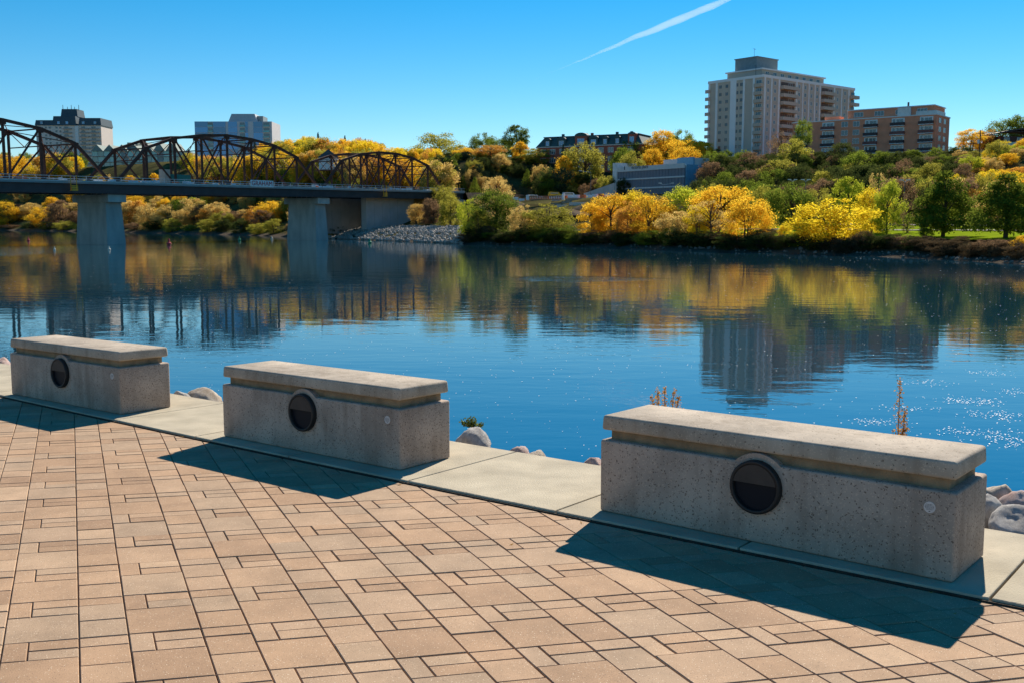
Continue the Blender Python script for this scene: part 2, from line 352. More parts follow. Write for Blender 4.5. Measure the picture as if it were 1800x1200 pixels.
def ground(x, y, rough=True):
    d, t = shore_dt(x, y)
    zr, zm, zl = np.interp(d, *PR_R), np.interp(d, *PR_M), np.interp(d, *PR_L)
    a = sstep(105, 140, t); b = sstep(240, 290, t)
    z = zr * (1 - a) + (zm * (1 - b) + zl * b) * a
    z = np.where(d > 10, z * (1 + .45 * sstep(380, 640, t)), z)
    if rough:
        xx = np.asarray(x, float).ravel(); yy = np.asarray(y, float).ravel()
        nz = np.array([mnoise.noise(Vector((p * .05, q * .05, 0))) + .5 * mnoise.noise(Vector((p * .17, q * .17, 3))) for p, q in zip(xx, yy)])
        z = z + nz * np.clip(d / 30, 0, 1) * .7 * np.where((t < 110) & (d < 60), .15, 1)
    return z
def gz(x, y): return float(ground([x], [y])[0])
def place(px, d):
    """Point on the photograph's column px that lies d metres inland of the far shore."""
    k = (px - 900) / FPX / math.cos(PITCH); Y = np.arange(95, 1100, .5)
    sd, _ = shore_dt(Y * k, Y); i = int(np.argmax(sd > d)); return float(Y[i] * k), float(Y[i])

# ground sheet, graded along the shore
ts = np.concatenate([np.arange(-400, 0, 20), np.arange(0, 420, 5), np.arange(420, 1000, 14), np.arange(1000, CUM[-1] - 1, 40)])
ds = np.concatenate([[-40, -12, -4, -1.5], np.arange(0, 12, 1.2), np.arange(12, 160, 4.5), np.arange(160, 340, 15), [360, 450, 600, 800, 1200, 2000, 4000]])
def shore_pt(t):
    i = int(np.clip(np.searchsorted(CUM, t) - 1, 0, len(SEGL) - 1)); u = (t - CUM[i]) / SEGL[i]; return SHA[i] + u * SEGD[i]
gv = []
nrm_prev = None
nrms = []
for t in ts:
    a = shore_pt(t - 14); b = shore_pt(min(t + 14, CUM[-1] - .01)); dd = (b - a) / np.hypot(*(b - a)); nrms.append(np.array([dd[1], -dd[0]]))
nrms = np.array(nrms)
for k in range(8):
    nrms[1:-1] = (nrms[:-2] + nrms[1:-1] * 2 + nrms[2:]) / 4
    nrms /= np.hypot(nrms[:, 0], nrms[:, 1])[:, None]
for i, t in enumerate(ts):
    p = shore_pt(t)
    for d in ds: gv.append(p + nrms[i] * d)
gv = np.array(gv); gzv = ground(gv[:, 0], gv[:, 1])
nd = len(ds)
me = bpy.data.meshes.new('ground')
me.from_pydata([(x, y, z) for (x, y), z in zip(gv, gzv)], [], [(i * nd + j, (i + 1) * nd + j, (i + 1) * nd + j + 1, i * nd + j + 1) for i in range(len(ts) - 1) for j in range(nd - 1)])
me.materials.append(terrain_mat()); me.polygons.foreach_set('use_smooth', [True] * len(me.polygons))
tag(link('ground', me), kind='structure')

# park lawn sheet and a path on the right
def sheet_on_ground(name, pts_td, mat, lift, nt_=26, nd_=8):
    (t0, t1, da, db) = pts_td
    vv = []
    for i in range(nt_):
        t = t0 + (t1 - t0) * i / (nt_ - 1); p = shore_pt(t); k = int(np.argmin(abs(ts - t))); nn = nrms[k]
        wob = 1.6 * math.sin(t * .21) + 1.1 * math.sin(t * .53 + 1)
        for j in range(nd_):
            d = da + (db - da) * j / (nd_ - 1)
            if j == 0: d += wob * (1 if name == 'lawn' else 0)
            vv.append(p + nn * d)
    vv = np.array(vv); z = ground(vv[:, 0], vv[:, 1]) + lift
    me = bpy.data.meshes.new(name)
    me.from_pydata([(a, b, c) for (a, b), c in zip(vv, z)], [], [(i * nd_ + j, (i + 1) * nd_ + j, (i + 1) * nd_ + j + 1, i * nd_ + j + 1) for i in range(nt_ - 1) for j in range(nd_ - 1)])
    me.materials.append(mat); me.polygons.foreach_set('use_smooth', [True] * len(me.polygons)); return link(name, me)
lawn_m = simple('lawn', (.20, .27, .015), 1.0, var=.3, scale=.35, bump=.3, bscale=3, spec=0.0)
tag(sheet_on_ground('lawn', (-60, 105, 9.5, 60), lawn_m, .34), kind='structure')
path_m = simple('path_asphalt', (.36, .33, .29), 1.0, var=.12, scale=.5, spec=0.0)
tag(sheet_on_ground('path', (-60, 100, 34, 37.5), path_m, .42, 40, 3), kind='structure')
tag(sheet_on_ground('road', (-60, 105, 52, 58), simple('road_asphalt', (.16, .155, .15), .9, var=.12, scale=.5), .46, 40, 3), kind='structure')

# river
MBw = MB(); MBw.add([(-3500, -600, 0), (1500, -600, 0), (1500, 4500, 0), (-3500, 4500, 0)], [(0, 1, 2, 3)])
tag(MBw.build('river_water', water_mat()), kind='structure')

# ------------------------------------------------------------------ promenade
def kerb(t):                                # front edge of the concrete strip; t runs from the right end to the left
    o = Vector((2.135, 4.345)); d = Vector((-.7834, .6215)); nn = Vector((-.6215, -.7834))
    s = .045 * (1 - ((t - 4.7) / 4.7) ** 2); s = max(s, -.35)
    return o + d * t + nn * s
KN = Vector((.6215, .7834))                 # towards the river
E_ROW = Vector((math.sin(R(77.5)), math.cos(R(77.5)))) * .0950
E_COL = Vector((math.sin(R(-23.5)), math.cos(R(-23.5)))) * .0976
ORG = Vector((.2807, 4.388))
PTOP = -.02
def clip(poly, p, nrm):                     # keep the side where (q - p).nrm <= 0
    out = []
    for i in range(len(poly)):
        a, b = poly[i], poly[(i + 1) % len(poly)]; da, db = (a - p).dot(nrm), (b - p).dot(nrm)
        if da <= 0: out.append(a)
        if (da < 0) != (db < 0) and abs(da - db) > 1e-9: out.append(a + (b - a) * (da / (da - db)))
    return out
def px_of(x, y, z=0.0):
    q = P(x, y, z); rel = q - Vector((0, 0, EYE)); c, s = math.cos(PITCH), math.sin(PITCH)
    D = rel.y * c - rel.z * s; U = rel.y * s + rel.z * c
    if D < .2: return None
    return 900 + rel.x / D * FPX, 600 - U / D * FPX
def paver_mesh(poly, gap=.0022, ch=.0034, jit=0.0):
    """poly: list of 2-D points; a chamfered block with its top at z = 0."""
    c = sum(poly, Vector((0, 0))) / len(poly); n = len(poly)
    def inset(dst):
        out = []
        for i in range(n):
            a, b, e = poly[i - 1], poly[i], poly[(i + 1) % n]
            d1 = (b - a).normalized(); d2 = (e - b).normalized()
            n1 = Vector((-d1.y, d1.x)); n2 = Vector((-d2.y, d2.x))
            k = 1 + n1.dot(n2); out.append(b + (n1 + n2) * (dst / max(k, .3)))
        return out
    area = sum(poly[i].x * poly[(i + 1) % n].y - poly[(i + 1) % n].x * poly[i].y for i in range(n))
    if area < 0: poly = poly[::-1]
    o1 = inset(gap); o2 = inset(gap + ch)
    v = [(p.x, p.y, -.03) for p in o1] + [(p.x, p.y, -.0035) for p in o1] + [(p.x, p.y, 0) for p in o2]
    f = [tuple(range(2 * n, 3 * n))]
    for i in range(n):
        j = (i + 1) % n
        f.append((i, j, n + j, n + i)); f.append((n + i, n + j, 2 * n + j, 2 * n + i))
    return v, f
PAV = paver_mat()
TYPES = {'big': (0, 0, 3, 3), 'small': (0, 3, 1, 2), 'thin_a': (1, 4, 2, 1), 'thin_b': (1, 3, 2, 1), 'sq_a': (3, 0, 2, 2), 'sq_b': (3, 2, 2, 2), 'thin_c': (3, 4, 2, 1)}
SHAPE = {'big': (3, 3), 'small': (1, 2), 'thin': (2, 1), 'sq': (2, 2)}
KIND_ME = {}
for k, (a, b) in SHAPE.items():
    v, f = paver_mesh([Vector((0, 0)), E_ROW * a, E_ROW * a + E_COL * b, E_COL * b])
    m_ = MB(); m_.add(v, f); KIND_ME[k] = m_.mesh('paver', PAV)
rnd = random.Random(5)
whole, cut = [], []
kp = [(kerb(t), (kerb(t + .3) - kerb(t - .3)).normalized()) for t in np.arange(-4, 16, .3)]
for i in range(-26, 16):
    for j in range(-6, 19):
        for ty, (u0, v0, wu, wv) in TYPES.items():
            u = i * 5 + u0; v = j * 5 + v0
            q = ORG + E_ROW * u + E_COL * v; c = q + E_ROW * wu / 2 + E_COL * wv / 2
            pp = px_of(c.x, c.y)
            if pp is None or not (-190 < pp[0] < 1990 and pp[1] < 1290): continue
            poly = [q, q + E_ROW * wu, q + E_ROW * wu + E_COL * wv, q + E_COL * wv]
            kk, kd = min(kp, key=lambda z: (z[0] - c).length)
            kn = Vector((kd.y, -kd.x))
            if kn.dot(KN) < 0: kn = -kn
            s = [(p - kk).dot(kn) for p in poly]
            if min(s) > -.03: continue
            if max(s) < -.02: whole.append((ty.split('_')[0], q, c, pp, wu * wv))
            else:
                pc = clip(poly, kk - kn * .02, kn)
                if len(pc) >= 3: cut.append(pc)
pave = MB()
pave.add([(-22, -6, -.012 + PTOP), (14, -6, -.012 + PTOP), (14, kerb(-15).y - .3, -.012 + PTOP)] if False else [], [])
base_poly = [(14, -8), (kerb(-13).x, kerb(-13).y)] + [(kerb(t).x + .02, kerb(t).y + .02) for t in np.arange(-12, 24, 1.0)] + [(-24, -8)]
nb = len(base_poly)
pave.add([(x, y, PTOP - .011) for x, y in base_poly], [tuple(range(nb))])
promenade = pave.build('promenade', simple('joint_sand', (.25, .185, .125), .95, var=.35, scale=25, bump=.5, bscale=120), mw=TP)
tag(promenade, kind='structure')
whole.sort(key=lambda z: -z[4] / max(.5, (z[2].length)) ** 2 * (1 if -40 < z[3][0] < 1840 and z[3][1] < 1215 else .02))
for k, q, c, pp, _ in whole[:300]:
    o = link('paver', KIND_ME[k], promenade)
    o.location = (q.x, q.y, PTOP + rnd.uniform(-.0018, .0018)); o.rotation_euler = (rnd.uniform(-.004, .004), rnd.uniform(-.004, .004), rnd.uniform(-.006, .006))
rest = MB(); tones = []
for k, q, c, pp, _ in whole[300:]:
    a, b = SHAPE[k]; v, f = paver_mesh([Vector((0, 0)), E_ROW * a, E_ROW * a + E_COL * b, E_COL * b])
    dz = rnd.uniform(-.0018, .0018); rest.add([(x + q.x, y + q.y, z + PTOP + dz) for x, y, z in v], f); tones += [rnd.random()] * len(f)
for pc in cut:
    v, f = paver_mesh(pc); rest.add([(x, y, z + PTOP) for x, y, z in v], f); tones += [rnd.random()] * len(f)
me = rest.mesh('pavers_further_off', PAV)
at = me.attributes.new('tone', 'FLOAT', 'FACE'); at.data.foreach_set('value', tones)
o = link('smaller_pavers', me, promenade); tag(o, kind='stuff')

# concrete strip: single slabs with tooled joints
SLAB = simple('strip_concrete', (.46, .395, .285), .9, var=.2, scale=3.5, bump=.25, bscale=90, spec=.2, rand=.05)
strip = thing('kerb_strip', None, None, mw=TP); strip['kind'] = 'structure'
ST = [-5.99, -4.79, -3.59, -2.39, -1.19, 0.0, 1.21, 2.37, 3.57, 4.79, 5.97, 7.17, 8.4, 9.6, 10.8, 12, 13.2, 14.4, 15.6, 16.8]
for a, b in zip(ST[:-1], ST[1:]):
    g = .006
    pa, pb = kerb(a + g), kerb(b - g); pm = kerb((a + b) / 2)
    q = [pa, pm, pb, pb + KN * 1.16, pm + KN * 1.16, pa + KN * 1.16]
    m_ = MB(); m_.prism([(p.x, p.y) for p in q][::-1], -.16, 0)
    me = bevel_mesh(m_.mesh('concrete_slab', SLAB), .006, 2)
    me.polygons.foreach_set('use_smooth', [False] * len(me.polygons))
    link('concrete_slab', me, strip)
jm = MB()
jm.prism([(kerb(t).x, kerb(t).y) for t in (-6, 0, 5, 10, 16.8)] + [((kerb(t) + KN * 1.12).x, (kerb(t) + KN * 1.12).y) for t in (16.8, 10, 5, 0, -6)], -.3, -.05)
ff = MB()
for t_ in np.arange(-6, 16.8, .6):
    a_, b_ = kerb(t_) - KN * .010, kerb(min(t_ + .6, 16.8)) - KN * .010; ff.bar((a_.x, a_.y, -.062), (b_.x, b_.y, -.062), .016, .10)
ff.build('dark_joint_strip', simple('dark_joint_strip', (.05, .04, .03), .95, var=.4, scale=30, bump=.5, bscale=90), strip)  # dark strip added along the slab fronts so that edge reads dark
jm.build('strip_bedding', simple('bedding', (.08, .065, .05), .95), strip)

# ------------------------------------------------------------------ benches
CONC = aggregate('bench_concrete', (.48, .375, .295), .42)
CONC_TOP = aggregate('bench_seat_concrete', (.48, .40, .31), .16)
NECK = simple('bench_neck_shade_tint', (.27, .195, .115), .9, var=.4, scale=9, bump=.3, bscale=60)  # brown tint, darkened to carry the shade of the recessed neck
BRONZE = simple('fixture_bronze', (.022, .018, .016), .55, 0.0, var=.15, scale=20, spec=.35)
HOOD = simple('fixture_hood', (.060, .046, .038), .6, 0.0, var=.2, scale=14, spec=.3)
BLACK = simple('fixture_lens_shade', (.004, .007, .013), .55, 0, var=.1, spec=.2)  # near-black navy puts the shadow of the light's recess into the colour
PLQ = simple('plaque_aluminium', (.62, .58, .55), .5, .1, var=.06, scale=40)
INK = simple('plaque_ink', (.10, .09, .09), .7)
BL, BW, BH1, BH2, BH3 = 1.984, .521, .426, .483, .570
def half_disc(r, z0, z1, a0, a1, y, k=24):   # polygon in x-z at depth y
    return [(r * math.cos(a0 + (a1 - a0) * i / k), y, r * math.sin(a0 + (a1 - a0) * i / k)) for i in range(k + 1)]
def disc_solid(mb, r, y0, y1, k=40, cx=0, cz=0, r1=None):
    r1 = r1 or r; o = len(mb.v)
    for (rr, y) in ((r, y0), (r1, y1)):
        for i in range(k): mb.v.append((cx + rr * math.cos(2 * math.pi * i / k), y, cz + rr * math.sin(2 * math.pi * i / k)))
    mb.f.append(tuple(o + i for i in range(k))); mb.f.append(tuple(o + k + i for i in range(k))[::-1])
    for i in range(k): mb.f.append((o + i, o + k + i, o + k + (i + 1) % k, o + (i + 1) % k))
def make_bench(x, y, yaw, label, seed):
    T = TP @ Matrix.Translation((x, y, .001)) @ Matrix.Rotation(yaw, 4, 'Z')
    b = thing('concrete_bench', label, 'bench', 'concrete benches along the river edge', mw=T)
    body = MB().box((0, 0, 0), (BL, BW, BH1)).mesh('body', CONC); bevel_mesh(body, .014, 3)
    link('body', body, b)
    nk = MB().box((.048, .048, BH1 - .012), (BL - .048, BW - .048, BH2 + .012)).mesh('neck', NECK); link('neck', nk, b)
    # slab with slightly sloping sides and a soft top edge
    m_ = MB(); i0, i1 = .004, .009
    m_.add([(i0, i0, BH2), (BL - i0, i0, BH2), (BL - i0, BW - i0, BH2), (i0, BW - i0, BH2), (i1, i1, BH3), (BL - i1, i1, BH3), (BL - i1, BW - i1, BH3), (i1, BW - i1, BH3)],
           [(0, 3, 2, 1), (4, 5, 6, 7), (0, 1, 5, 4), (1, 2, 6, 5), (2, 3, 7, 6), (3, 0, 4, 7)])
    sm = bevel_mesh(m_.mesh('seat_slab', CONC_TOP), .017, 3)
    link('seat_slab', sm, b)
    # cast collar that climbs over the neck, with the round step light in it
    cx, cz, r = BL * .5, .302, .142
    cm = MB(); ra = .176; k = 28
    a0 = math.asin(min(1, (BH1 - .02 - cz) / ra))
    arc = [(cx + ra * math.cos(a0 + (math.pi - 2 * a0) * i / k), cz + ra * math.sin(a0 + (math.pi - 2 * a0) * i / k)) for i in range(k + 1)]
    arc = [(px_, min(pz_, BH2 - .003)) for px_, pz_ in arc]
    n_ = len(arc)
    cm.add([(p[0], .0015, p[1]) for p in arc] + [(p[0], .075, p[1]) for p in arc],
           [tuple(range(n_)), tuple(range(n_, 2 * n_))[::-1]] + [(i, n_ + i, n_ + (i + 1) % n_, (i + 1) % n_) for i in range(n_)])
    cm.build('cast_collar', CONC, b)
    fx = MB(); disc_solid(fx, r, -.010, .02, 44, cx, cz); fix = fx.build('step_light', BRONZE, b)
    # rim ring, recess and hood
    rm = MB(); kk = 44
    for (rr, yy) in ((r, -.010), (r, -.030), (r - .004, -.036), (r - .017, -.036), (r - .0205, -.032), (r - .0205, -.0095)):
        for i in range(kk): rm.v.append((cx + rr * math.cos(2 * math.pi * i / kk), yy, cz + rr * math.sin(2 * math.pi * i / kk)))
    for s_ in range(5):
        for i in range(kk): rm.f.append((s_ * kk + i, s_ * kk + (i + 1) % kk, (s_ + 1) * kk + (i + 1) % kk, (s_ + 1) * kk + i))
    rm.build('rim', BRONZE, fix, smooth=True)
    def moon(name, a_lo, a_hi, y0, y1, mat, rr):
        pts = [(cx + rr * math.cos(a_lo + (a_hi - a_lo) * i / 26), cz + rr * math.sin(a_lo + (a_hi - a_lo) * i / 26)) for i in range(27)]
        mm = MB(); q = len(pts)
        mm.add([(p[0], y0, p[1]) for p in pts] + [(p[0], y1, p[1]) for p in pts], [tuple(range(q)), tuple(range(q, 2 * q))[::-1]] + [(i, q + i, q + (i + 1) % q, (i + 1) % q) for i in range(q)])
        mm.build(name, mat, fix)
    th = math.asin(.02 / .121)
    moon('hood', th, math.pi - th, -.034, -.0102, HOOD, .1212)
    moon('lens', math.pi - th, 2 * math.pi + th, -.0112, -.0102, BLACK, .1212)
    # round plaque near the right end
    pc = MB(); disc_solid(pc, .027, -.0035, .001, 30, BL - .118, .342); pq = pc.build('plaque', PLQ, b)
    rr = random.Random(seed)
    for q, (dz, wd) in enumerate(((.013, .015), (.007, .021), (.001, .022), (-.005, .019), (-.011, .014))):
        ln = MB(); x0 = BL - .118 - wd
        while x0 < BL - .118 + wd - .003:
            l_ = rr.uniform(.003, .008); ln.box((x0, -.0043, .342 + dz), (min(x0 + l_, BL - .118 + wd), -.0036, .342 + dz + .0022)); x0 += l_ + .0018
        ln.build('print_line', INK, pq)
    mk = MB(); mk.add([(BL - .121, -.0043, .3205), (BL - .113, -.0043, .3225), (BL - .114, -.0043, .3265), (BL - .122, -.0043, .3245)], [(0, 1, 2, 3)]); mk.build('print_mark', INK, pq)
    # rust and dirt run below the light
    return b
make_bench(.516, 5.79, -.688, 'concrete bench beside the boulders, a tall brown seed stalk rising behind it', 1)
make_bench(-2.335, 8.027, -.661, 'middle concrete bench of the row, small green weed on a boulder beside it', 2)
make_bench(-5.126, 10.213, -.648, 'concrete bench at the bridge end of the row of three', 3)

# ------------------------------------------------------------------ own bank: slope, boulders, weeds
bm_ = MB(); vs = []
prof = [(1.06, -.14), (1.9, -.30), (2.5, -.52), (3.5, -1.2), (5.5, -2.5), (8.0, -3.75), (14, -5.5)]
tt = np.arange(-16, 40, 1.5)
for t in tt:
    for (o_, z_) in prof:
        q = kerb(float(np.clip(t, -6, 16))) + Vector((-.7834, .6215)) * (t - float(np.clip(t, -6, 16))) + KN * o_; vs.append((q.x, q.y, z_ + (.03 if o_ < 2 else .12) * mnoise.noise(Vector((q.x, q.y, 1)))))
npf = len(prof)
bm_.add(vs, [(i * npf + j, i * npf + j + 1, (i + 1) * npf + j + 1, (i + 1) * npf + j) for i in range(len(tt) - 1) for j in range(npf - 1)])
o = bm_.build('river_bank', simple('bank_gravel', (.16, .13, .10), .95, var=.4, scale=3, bump=.8, bscale=14), mw=TP, smooth=True); tag(o, kind='structure')

def rock_mat(name, c, c2):
    m, n, out = new_mat(name)
    b = N(n, 'ShaderNodeBsdfPrincipled'); b.inputs['Roughness'].default_value = .85; b.inputs['Specular IOR Level'].default_value = .25
    tc = N(n, 'ShaderNodeTexCoord'); no = N(n, 'ShaderNodeTexNoise'); no.inputs['Scale'].default_value = 2.2; no.inputs['Detail'].default_value = 9; no.inputs['Roughness'].default_value = .7
    f = N(n, 'ShaderNodeTexNoise'); f.inputs['Scale'].default_value = 45; f.inputs['Detail'].default_value = 5
    oi = N(n, 'ShaderNodeObjectInfo'); av = N(n, 'ShaderNodeVectorMath', operation='ADD'); L(n, tc.outputs['Object'], av.inputs[0]); L(n, oi.outputs['Location'], av.inputs[1])
    for x in (no, f): L(n, av.outputs[0], x.inputs['Vector'])
    cr = N(n, 'ShaderNodeValToRGB'); e = cr.color_ramp.elements; e[0].position = .38; e[0].color = rgb(c); e[1].position = .62; e[1].color = rgb(c2)
    L(n, no.outputs['Fac'], cr.inputs['Fac'])
    mr = N(n, 'ShaderNodeMapRange'); mr.inputs['From Min'].default_value = .3; mr.inputs['From Max'].default_value = .7; mr.inputs['To Min'].default_value = .7; mr.inputs['To Max'].default_value = 1.25
    L(n, f.outputs['Fac'], mr.inputs['Value']); vs_ = N(n, 'ShaderNodeVectorMath', operation='SCALE'); L(n, cr.outputs[0], vs_.inputs[0]); L(n, mr.outputs[0], vs_.inputs['Scale'])
    L(n, vs_.outputs[0], b.inputs['Base Color'])
    bp = N(n, 'ShaderNodeBump'); bp.inputs['Strength'].default_value = .6; bp.inputs['Distance'].default_value = .02; L(n, f.outputs['Fac'], bp.inputs['Height']); L(n, bp.outputs[0], b.inputs['Normal'])
    L(n, b.outputs[0], out.inputs[0]); return m
ROCKM = [rock_mat('granite_grey', (.36, .33, .30), (.60, .56, .50)), rock_mat('granite_pink', (.42, .26, .21), (.62, .48, .42)), rock_mat('granite_tan', (.40, .31, .22), (.62, .53, .42))]
def rock_mesh(seed, sub=4):
    bm = bmesh.new(); bmesh.ops.create_icosphere(bm, subdivisions=sub, radius=1)
    r_ = random.Random(seed); off = Vector((r_.uniform(-50, 50), r_.uniform(-50, 50), r_.uniform(-50, 50)))
    cuts = [(Vector((r_.gauss(0, 1), r_.gauss(0, 1), r_.gauss(0, 1))).normalized(), r_.uniform(.62, .9)) for _ in range(7)]
    for v in bm.verts:
        p = v.co.copy(); 
        for nrm, dd in cuts:
            k = p.dot(nrm) - dd
            if k > 0: p -= nrm * k * .82
        p += v.co * (.13 * mnoise.noise(v.co * 1.4 + off) + .05 * mnoise.noise(v.co * 4 + off) + .02 * mnoise.noise(v.co * 11 + off)); v.co = p
    me = bpy.data.meshes.new('boulder'); bm.to_mesh(me); bm.free(); me.polygons.foreach_set('use_smooth', [True] * len(me.polygons)); return me
ROCKS = [rock_mesh(i) for i in range(6)]
for me in ROCKS: me.materials.append(ROCKM[0])
def boulder(name, me, mi, M, label=None, group=None):
    o = link(name, me); o.matrix_world = M
    o.material_slots[0].link = 'OBJECT'; o.material_slots[0].material = ROCKM[mi]
    tag(o, label, 'boulder', group); return o
def pt_prom(px, py, z):                    # photograph pixel to a point on the promenade frame at local height z
    a = (px - 900) / FPX; b = -(py - 600) / FPX; c, s = math.cos(.103), math.sin(.103)
    d = Vector((a, c + b * s, -s + b * c)); t = (z - 1.6) / d.z; return Vector((d.x * t, d.y * t, z))
def rock_px(px, py, wpx, hpx, mi, me, label, back=.12, seed=0):
    """Boulder whose crown shows at (px, py), standing just behind the strip."""
    q = pt_prom(px, py, .02); D_ = q.y + back * .8 + .15; c = Vector(((px - 900) / FPX * (D_ * math.cos(.103) + 1.55 * math.sin(.103)), D_, 0))
    D = c.y; rx = wpx / FPX * D / 2; top = zrow_p(py, c.y)
    rz = min(max(.12, hpx / FPX * D * 1.5), max(rx * .95, .1)); rz = max(rz, (top + (.85 if back > .9 else .48)) / 2); rx = max(rx, rz * .72)
    r_ = random.Random(seed)
    M = TP @ Matrix.Translation((c.x, c.y, top - rz)) @ Matrix.Rotation(r_.uniform(0, 6.3), 4, 'Z') @ Matrix.Diagonal((rx, rx * .85, rz, 1))
    boulder('boulder', me, mi, M, label, 'boulders along the promenade edge')
def zrow_p(py, y):
    b = -(py - 600) / FPX; c, s = math.cos(.103), math.sin(.103); return 1.6 + (-s + b * c) / (c + b * s) * y
rock_px(832, 754, 76, 30, 0, ROCKS[0], 'rounded grey boulder with a green weed on top, beside the middle bench', .42, 1)
rock_px(908, 779, 52, 22, 1, ROCKS[1], 'low pink boulder just behind the concrete strip', .36, 2)
rock_px(943, 786, 38, 20, 2, ROCKS[2], 'small tan boulder leaning on the low pink boulder', .30, 3)
rock_px(1046, 802, 40, 18, 1, ROCKS[3], 'pale pink boulder half hidden by the bench with the seed stalk', .3, 4)
rock_px(352, 683, 84, 26, 2, ROCKS[4], 'long brownish boulder between two benches', .5, 5)
rock_px(316, 688, 30, 14, 0, ROCKS[5], 'small grey boulder at the end of the long brownish boulder', .4, 6)
rock_px(0, 624, 46, 24, 1, ROCKS[2], 'pinkish boulder at the far bench', .6, 7)
rock_px(1795, 886, 112, 62, 0, ROCKS[1], 'large pale boulder with a white top at the bench end', .46, 8)
rock_px(1752, 850, 90, 40, 2, ROCKS[3], 'brown boulder behind the large pale boulder', 1.0, 9)
rock_px(1800, 868, 60, 26, 1, ROCKS[4], 'pink boulder above the large pale boulder', .95, 10)
rock_px(1742, 872, 46, 36, 0, ROCKS[5], 'dark grey boulder wedged against the bench end', .62, 11)
rr = random.Random(9)
for i in range(90):
    t = rr.uniform(-5, 13); o_ = rr.uniform(1.35, 2.5); q = kerb(t) + KN * o_; s_ = rr.uniform(.10, .24); zt_ = -.13 - .2 * (o_ - 1.16) - rr.uniform(0, .05)
    M = TP @ Matrix.Translation((q.x, q.y, zt_ - s_ * .7)) @ Matrix.Rotation(rr.uniform(0, 6), 4, 'Z') @ Matrix.Diagonal((s_ * 1.25, s_, s_ * .7, 1))
    boulder('boulder', ROCKS[i % 6], i % 3, M, 'granite boulder lying on the slope down to the river', 'boulders on the river slope')
rr = random.Random(8)
for i in range(150):
    t = rr.uniform(-8, 18); o_ = rr.uniform(2.7, 7.6); q = kerb(float(np.clip(t, -6, 16))) + Vector((-.7834, .6215)) * (t - float(np.clip(t, -6, 16))) + KN * o_
    z_ = float(np.interp(o_, [p[0] for p in prof], [p[1] for p in prof])); s_ = rr.uniform(.22, .5)
    M = TP @ Matrix.Translation((q.x, q.y, z_ - .12 + s_ * .1)) @ Euler((rr.uniform(-.4, .4), rr.uniform(-.4, .4), rr.uniform(0, 6))).to_matrix().to_4x4() @ Matrix.Diagonal((s_, s_ * rr.uniform(.7, 1), s_ * rr.uniform(.5, .75), 1))
    boulder('boulder', ROCKS[i % 6], i % 3, M, 'granite boulder lying on the slope down to the river', 'boulders on the river slope')

SEED_M = leaf_mat('dry_seed', (.58, .32, .09), (.34, .16, .05), .5); STALK_M = simple('dry_stalk', (.30, .16, .06), .9); WEED_M = leaf_mat('weed_leaf', (.22, .26, .05), (.09, .12, .03), .4)
def leafcloud(mb, c, n, sx, sz, size, r_):
    for _ in range(n):
        p = Vector(c) + Vector((r_.gauss(0, sx), r_.gauss(0, sx), r_.gauss(0, sz)))
        a = Vector((r_.gauss(0, 1), r_.gauss(0, 1), r_.gauss(0, 1))).normalized(); b = a.cross(Vector((r_.gauss(0, 1), r_.gauss(0, 1), r_.gauss(0, 1)))).normalized()
        s_ = size * r_.uniform(.6, 1.3); mb.add([p - a * s_, p + b * s_ * .6, p + a * s_, p - b * s_ * .6], [(0, 1, 2, 3)])
def dock(px, ytop, ybase, y_off, label, spikes, seed, wid=1.0):
    q = pt_prom(px, ybase, BH3) if False else None
    r_ = random.Random(seed)
    base = y_off; D = base.y; ztop = zrow_p(ytop, D)
    T = TP @ Matrix.Translation((base.x, base.y, -.5))
    t = thing('seed_stalk_weed', label, 'weed', mw=T); Ht = ztop + .5
    st = MB(); sd = MB()
    for (dx, dy, f_) in spikes:
        top = Vector((dx * wid, dy, Ht * f_)); mid = Vector((dx * .35 * wid, dy * .3, Ht * f_ * .55))
        st.tube([(dx * .05, 0, 0), mid, top], [.006, .005, .002], 5)
        for i in range(20):
            u = i / 19; p = mid.lerp(top, u); leafcloud(sd, p, 16, .008 + .016 * (1 - u) * (.5 + abs(math.sin(i * 1.9))), .012, .009, r_)
        for s_ in range(4):
            u = r_.uniform(.1, .6); p = mid.lerp(top, u); e = p + Vector((r_.choice((-1, 1)) * r_.uniform(.03, .06), r_.uniform(-.02, .02), r_.uniform(.05, .09)))
            st.tube([p, e], [.003, .0015], 4)
            for i in range(6): leafcloud(sd, p.lerp(e, .3 + .7 * i / 5), 10, .007, .008, .008, r_)
    st.build('stalk', STALK_M, t); sd.build('seed_head', SEED_M, t)
def behind(px, D):                         # promenade-frame point on column px at distance D
    return Vector(((px - 900) / FPX * (D * math.cos(.103) + 1.2 * math.sin(.103)), D, 0))
dock(1582, 668, 760, behind(1582, 6.6), 'tall reddish brown seed stalk standing alone behind the bench', [(0, 0, 1.0), (.05, .02, .82)], 3)
dock(1172, 684, 712, behind(1170, 7.6), 'clump of short brown seed spikes behind the bench back', [(-.06, 0, .985), (.0, .03, 1.0), (.07, .0, .99), (.11, .02, .93), (-.1, .02, .93)], 4)
gw = behind(829, 9.05); t = thing('green_weed', 'small green weed growing from the rounded boulder', 'weed', mw=TP @ Matrix.Translation((gw.x, gw.y, -.30)))
st = MB(); lf = MB(); r_ = random.Random(2); hz_ = zrow_p(735, gw.y) + .30
for dx, f_ in ((-.09, .88), (.0, 1.0), (.03, .9), (.10, .78), (-.04, .95)):
    st.tube([(0, 0, 0), (dx * .3, 0, hz_ * .7), (dx, 0, hz_ * f_)], [.003, .003, .002], 5)
    for i in range(9): leafcloud(lf, (dx * (.3 + .7 * i / 8), 0, hz_ * (.7 + (f_ - .7) * i / 8)), 9, .012, .012, .012, r_)
st.build('stem', STALK_M, t); lf.build('leaves', WEED_M, t)

